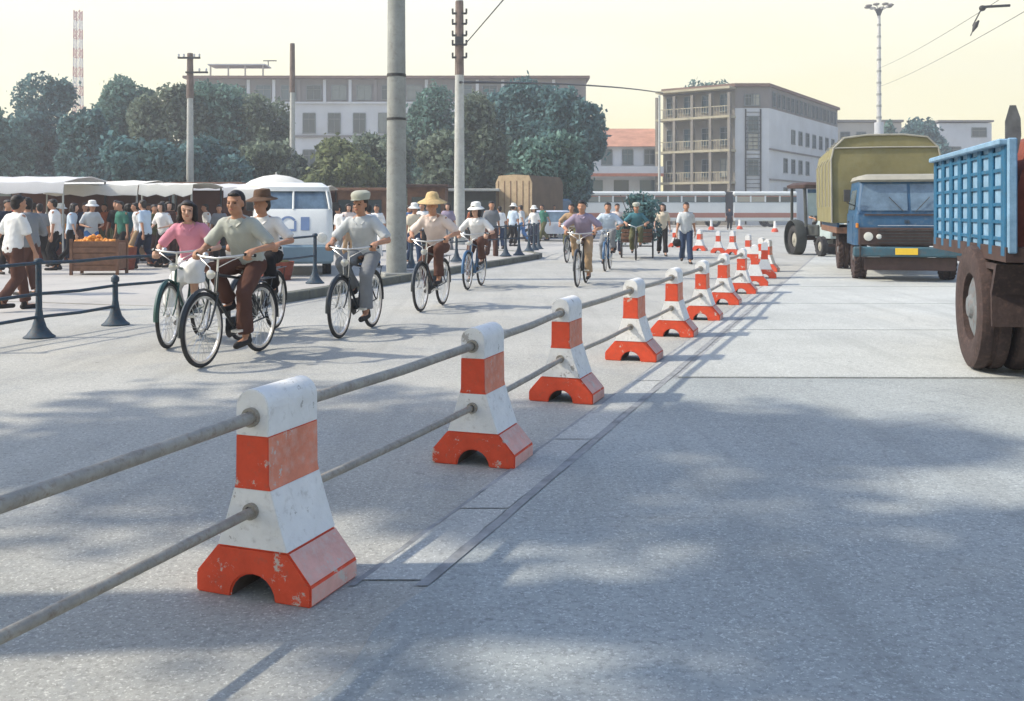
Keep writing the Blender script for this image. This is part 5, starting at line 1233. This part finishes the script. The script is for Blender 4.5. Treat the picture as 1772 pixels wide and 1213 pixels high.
for (y0, y1, za, zb) in ((-.27, -.22, 1.0, 1.22), (.02, .07, 1.0, 1.22), (-.24, .02, 1.0, 1.05), (.16, .34, 1.02, 1.30)):
    em.add([(fx_(za)+.004, y0, za), (fx_(za)+.004, y1, za), (fx_(zb)+.004, y1, zb), (fx_(zb)+.004, y0, zb)], [(0, 1, 2, 3)])
em.build('emblem', m_emb, va)
e2 = MB(); vs = []
for k in range(17):
    a = 2*math.pi*k/16
    for rr_ in (.075, .045): z_ = 1.26+rr_*math.sin(a); vs.append((fx_(z_)+.004, -.52+rr_*math.cos(a), z_))
e2.add(vs, [(2*k, 2*k+1, 2*k+3, 2*k+2) for k in range(16)]); e2.build('round_mark', m_emb, va)

# tan canvas truck in the background
tt = thing('tan_canvas_truck', 'tan canvas-covered truck behind the kerb fence, in front of the big tree', 'truck', (X(889, 50), 50, 0), hd(-.45, -.89), sc=.86)
tp = [(-1.18, 1.15), (-1.2, 3.3), (-1.0, 3.72), (0, 3.78), (1.0, 3.72), (1.2, 3.3), (1.18, 1.15)]
MB().loft([[(x_, y_, z_) for y_, z_ in tp] for x_ in (-.03, -1.4, -2.8, -4.4)]).build('canvas_cover', mat('shade-darkened canvas', (.12, .085, .055), .95, .2, 1.5), tt, 30)  # sunless side put into the colour, same cover as the tan flap
MB().prism([(y_*.99, z_-.02) for y_, z_ in tp], -.03, .012, 'yz').build('rear_flap', m_tarp2, tt)
for k in range(6): MB().box((.02, -1.0+.4*k, 2.3), (.03, .05, 2.2)).build('canvas_seam', mat('dark canvas seam', (.20, .13, .08), .9), tt)
MB().box((-2.2, 0, 1.05), (4.6, 2.4, .3), 0, .02).build('load_bed', m_rust, tt)
MB().loft([rrect(-6.4, -4.6, 1.05, .7, .1), rrect(-6.4, -4.6, 1.05, 1.5, .1), rrect(-6.3, -4.7, .95, 2.3, .12), rrect(-6.1, -4.8, .8, 2.4, .12)]).build('cab_body', m_truckb, tt, 40)
for x_ in (-.8, -5.4):
    for s in (1, -1): lorry_wheel(tt, x_, s*.95, .48, .28, s)
# small pale car behind it
pc = thing('pale_car', 'pale car parked right of the tan canvas truck', 'car', (X(968, 47), 47, 0), hd(1, -.25))
MB().loft([rrect(-2.1, 2.1, .82, .35, .25), rrect(-2.15, 2.15, .84, .6, .25), rrect(-2.1, 2.05, .82, .9, .25)]).build('body', mat('pale blue car paint', (.45, .5, .58), .4, .05, 3, spec=.5), pc, 50)
MB().loft([rrect(-1.7, 1.0, .78, .89, .25), rrect(-1.2, .45, .66, 1.38, .25)]).build('windows', m_glassb, pc, 50)
MB().loft([rrect(-1.22, .47, .67, 1.375, .25), rrect(-1.05, .3, .55, 1.44, .2)]).build('roof', _m['pale blue car paint'], pc, 50)
for x_ in (-1.3, 1.3):
    for s in (1, -1): lorry_wheel(pc, x_, s*.76, .31, .18, s)

# long articulated bus
YB = 86.0; bus = thing('articulated_bus', 'long white articulated bus with a red stripe standing across the end of the road', 'bus', (X(1182, YB), YB, 0), 0)
LB = X(1380, YB)-X(985, YB); zr = Z(331, YB)
m_busw = mat('bus white paint', (.62, .66, .66), .5, .06, .8); m_busr = mat('bus red stripe', (.34, .15, .11), .6, .1, .8)
for (xa, xb) in ((-LB/2, X(1256, YB)-X(1182, YB)), (X(1269, YB)-X(1182, YB), LB/2)):
    c = (xa+xb)/2; l_ = xb-xa
    MB().box((c, 1.25, 1.33), (l_, 2.5, 1.66), 0, .08).build('body', m_busw, bus, 30)
    MB().box((c, 1.25, 2.42), (l_-.06, 2.42, .56), 0, .03).build('inner_shell', mat('bus interior dark', (.06, .10, .12), .5), bus)
    MB().box((c, 1.25, 2.69+(zr-2.69)/2), (l_+.06, 2.56, zr-2.69), 0, .12).build('roof', m_busw, bus, 30)
    MB().box((c, -.012, 1.02), (l_-.1, .02, .40)).build('stripe', m_busr, bus)
    MB().box((c, -.012, 2.66), (l_-.1, .022, .07)).build('trim', m_busr, bus)
    n_ = int(l_/1.15)
    for k in range(n_):
        xx = xa+.25+(l_-.5)*(k+.5)/n_; MB().box((xx, .005, 2.42), ((l_-.5)/n_-.16, .04, .5), 0, .01).build('window', m_glassd, bus)
        MB().box((xa+.25+(l_-.5)*k/n_, .0, 2.42), (.14, .05, .54)).build('window_pillar', m_busw, bus)
MB().box((X(1262.5, YB)-X(1182, YB), 1.25, 1.75), (.75, 2.3, 2.6), 0, .05).build('bellows', mat('dark bellows', (.04, .04, .045), .9), bus)
for u in (1030, 1150, 1238, 1335):
    for yy in (.22, 2.28):
        w_ = lorry_wheel(bus, X(u, YB)-X(1182, YB), yy, .50, .28, -1 if yy < 1 else 1)

# fruit cart and boxes
fc = thing('fruit_cart', 'brown wooden box cart heaped with oranges, in front of the stalls', 'cart', (X(172, 22.5), 22.5, 0), R(4))
MB().box((0, 0, .41), (1.0, .62, .58)).build('inner_box', m_wood, fc)
for k in range(5): MB().box((0, -.325, .15+.135*k), (1.03, .025, .12), 0, .006).build('plank', m_wood, fc); MB().box((0, .325, .15+.135*k), (1.03, .025, .12), 0, .006).build('plank', m_wood, fc)
for s in (1, -1):
    for t_ in (1, -1): MB().box((s*.5, t_*.33, .40), (.06, .06, .80)).build('corner_post', m_wood, fc)
m_or = mat('orange peel', (.72, .27, .03), .5, .15, 10)
om = MB().ell((0, 0, 0), (.045, .045, .043), 10, 7).mesh('orange', 60); om.materials.append(m_or)
oh = thing('orange_heap', 'heap of oranges on the brown box cart', 'fruit', (X(172, 22.5), 22.5, .70), R(4))
for i in range(110):
    x_, y_ = rnd.uniform(-.44, .36), rnd.uniform(-.26, .26); o = link('orange', om, oh); o.location = (x_, y_, .045+max(0, .13-.4*abs(x_+.1)-.2*abs(y_))*rnd.random()*1.3)
def basket(u, Y, r, h, label, m=m_rust, sc=1):
    t = thing('basket', label, 'basket', (X(u, Y), Y, 0), 0, 'baskets on the plaza')
    MB().lathe([(r*.75, 0), (r*.9, h*.5), (r, h), (r*.95, h), (r*.84, h*.5), (r*.68, .03)], n=20).build('weave', m, t, 40)
    for k in range(3): MB().tube([((r*(.78+.055*k)+.004)*math.cos(a), (r*(.78+.055*k)+.004)*math.sin(a), h*(.12+.25*k)) for a in [2*math.pi*i/20 for i in range(20)]], .012, 5, closed=True).build('hoop', m, t, 60)
    MB().ell((0, 0, h*.93), (r*.85, r*.85, .09)).build('contents', cloth['olive'] if r > .3 else m_or, t, 60)
basket(215, 24.2, .30, .55, 'red-brown basket just right of the fruit cart')
basket(272, 27, .34, .6, 'brown basket under the second awning')
basket(110, 28, .30, .5, 'brown basket left of the fruit cart'); basket(60, 27.5, .36, .62, 'large brown basket beside the left-edge people')
basket(345, 27.5, .33, .6, 'brown basket behind the pink rider'); basket(476, 19.9, .38, .42, 'low brown basket in front of the white van')

# ------------------------------------------------------------------ market stalls
m_awn = mat('cream awning cloth', (.72, .71, .65), .95, .08, 1.5, .3, 8, trans=.12); m_awn2 = mat('white awning cloth', (.70, .70, .70), .95, .06, 1.5, .3, 8, trans=.25)
m_goods = mat('brown crates', (.14, .075, .045), .9, .4, 3)
def stall(u0, u1, Y, vt, vb, label, m, depth=3.0, dark=True):
    x0, x1 = X(u0, Y), X(u1, Y); c = (x0+x1)/2; wd = x1-x0; zt_, zb = Z(vt, Y), Z(vb, Y)
    t = thing('market_stall', label, 'stall', (c, Y, 0), 0, 'market stalls')
    n = max(6, int(wd/.35)); vs = []; fs = []; rr = random.Random(int(u0)+9)
    rows = [(-.03, zb-.06), (0, zb+.06), (.06, zb+.20), (.9, zb+.20+(zt_-zb-.2)*.5), (1.8, zt_-.02), (depth, zt_-.12)]
    for j, (yy, zz) in enumerate(rows):
        for i in range(n+1): vs.append((-wd/2+wd*i/n, yy, zz-.03*math.sin(math.pi*i/n*3)**2+rr.uniform(-.012, .012)-(.05*abs(math.sin(math.pi*i/n*n/2)) if j == 0 else 0)))
    L_ = len(vs); vs += [(a, b, q-.02) for a, b, q in vs]
    for j in range(len(rows)-1):
        for i in range(n): a = j*(n+1)+i; f = (a, a+1, a+n+2, a+n+1); fs += [f, tuple(k+L_ for k in f[::-1])]
    MB().add(vs, fs).build('awning', m, t, 50, fixn=False)
    for k in range(max(2, int(wd/1.9)+1)):
        q = max(1, int(wd/1.9)); xx = -wd/2+.06+(wd-.12)*k/q
        MB().tube([(xx, .1, 0), (xx, .1, zb+.06)], .028, 8).build('front_post', m_polew, t); MB().tube([(xx, depth-.1, 0), (xx, depth-.1, zt_-.15)], .028, 8).build('rear_post', m_iron, t)
    MB().box((0, 1.5, .78), (wd*.9, .9, .05)).build('table_top', m_wood, t); MB().box((0, 1.08, .42), (wd*.9, .03, .68)).build('table_front', m_goods, t)
    nb = int(wd*.9/.42)
    for k in range(nb): MB().box((-wd*.45+.24+.42*k, 1.4, .91+rr.uniform(0, .03)), (.36, .5, .2+rr.uniform(0, .12)), rr.uniform(-.1, .1), .01).build('goods_box', rr.choice([m_goods, m_rust, cloth['olive'], cloth['tan'], m_or, cloth['teal']]), t)
    if dark: MB().box((0, depth-.05, 1.05), (wd, .04, 2.0)).build('back_cloth', cloth['brown'], t)
    return t
stall(-60, 110, 27, 300, 327, 'market stall with white awning at the far left edge', m_awn2)
stall(75, 238, 29.5, 308, 331, 'market stall with cream awning, second from the left', m_awn)
stall(240, 333, 27.5, 312, 331, 'market stall with low cream awning left of the pole with crossarms', m_awn)
stall(334, 440, 33, 314, 334, 'market stall with pale roof right of the pole with crossarms', m_awn2)
stall(402, 556, 31, 318, 338, 'market stall with a long white roof behind the white van', m_awn)
stall(-220, -40, 40, 305, 330, 'market stall partly outside the left edge', m_awn2)
def kiosk(u0, u1, Y, vt, label, m1, m2):
    x0, x1 = X(u0, Y), X(u1, Y); wd = x1-x0; h = Z(vt, Y); t = thing('kiosk', label, 'kiosk', ((x0+x1)/2, Y, 0), 0, 'kiosks under the trees')
    MB().box((0, 1.2, h/2), (wd, 2.4, h)).build('wall', m1, t); MB().box((0, .9, h+.06), (wd+.4, 3.4, .12), 0, .02).build('roof', m2, t)
    for k in range(max(1, int(wd/1.6))): q = max(1, int(wd/1.6)); MB().box((-wd/2+wd*(k+.5)/q, -.02, h*.62), (wd/q-.4, .05, h*.4), 0, .01).build('hatch', m_glassd, t)
    MB().box((0, -.2, h*.40), (wd*.9, .4, .06)).build('counter', m_wood, t)
kiosk(556, 668, 46, 330, 'dark brown kiosk between the van and the thick pole', m_goods, m_wood)
kiosk(705, 770, 46, 324, 'dark kiosk right of the thick pole', m_goods, m_dark)
kiosk(775, 858, 50, 331, 'green-grey kiosk with a pale roof edge right of the slim pole', m_tr, m_polew)
kiosk(-30, 250, 50, 318, 'long dark shed behind the left stalls', m_goods, m_wood)
kiosk(255, 420, 50, 320, 'dark shed behind the stalls right of the crossarm pole', m_goods, m_wood)
# white dome umbrella
um = thing('market_umbrella', 'big white domed umbrella behind the white van', 'umbrella', (X(478, 33), 33, 0))
hu = Z(302, 33); vs = []
for j, (r_, z_) in enumerate(((.02, hu), (.45, hu-.06), (.85, hu-.2), (1.15, hu-.42), (1.16, hu-.5))):
    for k in range(24): a = 2*math.pi*k/24; rr_ = r_*(1-.05*abs(math.sin(4*a))); vs.append((rr_*math.cos(a), rr_*math.sin(a), z_+(.03*abs(math.sin(4*a)) if j > 2 else 0)))
fs = [(j*24+k, j*24+(k+1) % 24, (j+1)*24+(k+1) % 24, (j+1)*24+k) for j in range(4) for k in range(24)]
MB().add(vs, fs).build('canopy', m_awn, um, 30); MB().tube([(0, 0, 0), (0, 0, hu+.08)], .025, 8).build('pole', m_polew, um)
for k in range(8): a = math.pi*k/4; MB().tube([(0, 0, hu-.06), (.85*math.cos(a), .85*math.sin(a), hu-.24), (1.12*math.cos(a), 1.12*math.sin(a), hu-.44)], .01, 4).build('rib', m_iron, um)

# ------------------------------------------------------------------ loaded cargo tricycle
TC = G(1103, 449); ct = thing('cargo_tricycle', 'cargo tricycle heaped with dark greenery between the mid-lane riders and the lone walker', 'tricycle', (TC[0], TC[1]+.2, 0), hd(-.15, -1))
for s in (1, -1): wheel_parts(ct, -.75, .36, .024, s*.47, 20)
wheel_parts(ct, .75, .36, .024, 0, 20)
MB().box((-.75, 0, .52), (1.3, .86, .07)).build('bed_floor', m_wood, ct)
for s in (1, -1):
    for k in range(3): MB().box((-.75, s*.44, .62+.11*k), (1.3, .025, .09), 0, .004).build('side_plank', m_wood, ct)
for k in range(3): MB().box((-.09, 0, .62+.11*k), (.025, .86, .09), 0, .004).build('front_plank', m_wood, ct)
MB().tube([(-.75, -.47, .36), (-.75, .47, .36)], .02, 8).tube([(-.1, 0, .5), (.45, 0, .45), (.62, 0, .85)], .02, 8).tube([(.62, 0, .85), (.75, .05, .36)], .012, 6).tube([(.62, 0, .85), (.75, -.05, .36)], .012, 6).tube([(.1, 0, .5), (.05, 0, .85)], .015, 6).build('frame', m_bike, ct, 60)
MB().tube([(.4, .28, 1.02), (.58, .2, 1.02), (.62, 0, .95), (.58, -.2, 1.02), (.4, -.28, 1.02)], .012, 8).tube([(.62, 0, .84), (.62, 0, .96)], .012, 8).build('handlebar', m_chrome, ct, 60)
MB().ell((.03, 0, .87), (.13, .09, .03)).build('saddle', m_leather, ct, 60)
cq = Matrix.Rotation(hd(-.15, -1), 4, 'Z')
def cpt(x_, y_, z_=0): v_ = cq @ Vector((x_, y_, z_)); return (v_.x+TC[0], v_.y+TC[1]+.2, v_.z)
gl = thing('greenery_load', 'tall dark heap of greenery piled on the cargo tricycle', 'load', cpt(-.78, 0, .56))
me, _lb = crown_mesh('foliage', .72, .85, 3200, .06, 77); me.materials.append(m_leafb); o = link('foliage', me, gl); o.location = (0, 0, .72)
for k in range(6): a = k; MB().tube([(0, 0, 0), (.3*math.cos(a), .3*math.sin(a), .8), (.5*math.cos(a), .45*math.sin(a), 1.35)], .012, 5).build('stem', m_bark, gl)
px_, py_, _ = cpt(.30, 0); person('person in teal shirt pedalling the loaded cargo tricycle', px_, py_, hd(-.15, -1), pose='ride', ph=.6, shirt='teal', pants='olive', hat='cap', vox=.014, seed=31)
px_, py_, _ = cpt(-.6, -1.0); 
person('person in cream top walking at the right side of the loaded tricycle', X(1146, 31.5), 31.5, hd(-.1, -1), pose='walk', ph=1.4, shirt='cream', pants='black', hair='bob', sex='f', vox=.014, seed=32)
person('person in dark clothes walking at the left side of the loaded tricycle', X(1068, 32.5), 32.5, hd(-.1, -1), pose='walk', ph=.7, shirt='rose white', pants='navy', vox=.014, seed=33)

# ------------------------------------------------------------------ air
hz = MB().box((0, 130, 24), (560, 380, 50)).build('haze', mat('air', (1, 1, 1)), kind='stuff')
hm = bpy.data.materials.new('thin haze'); hm.use_nodes = True; nt = hm.node_tree; nt.nodes.clear()
pv_ = N(nt, 'ShaderNodeVolumePrincipled'); pv_.inputs['Color'].default_value = (.93, .96, 1, 1); pv_.inputs['Density'].default_value = .0021; pv_.inputs['Anisotropy'].default_value = .2
o_ = N(nt, 'ShaderNodeOutputMaterial'); nt.links.new(pv_.outputs[0], o_.inputs['Volume']); hz.data.materials.clear(); hz.data.materials.append(hm)
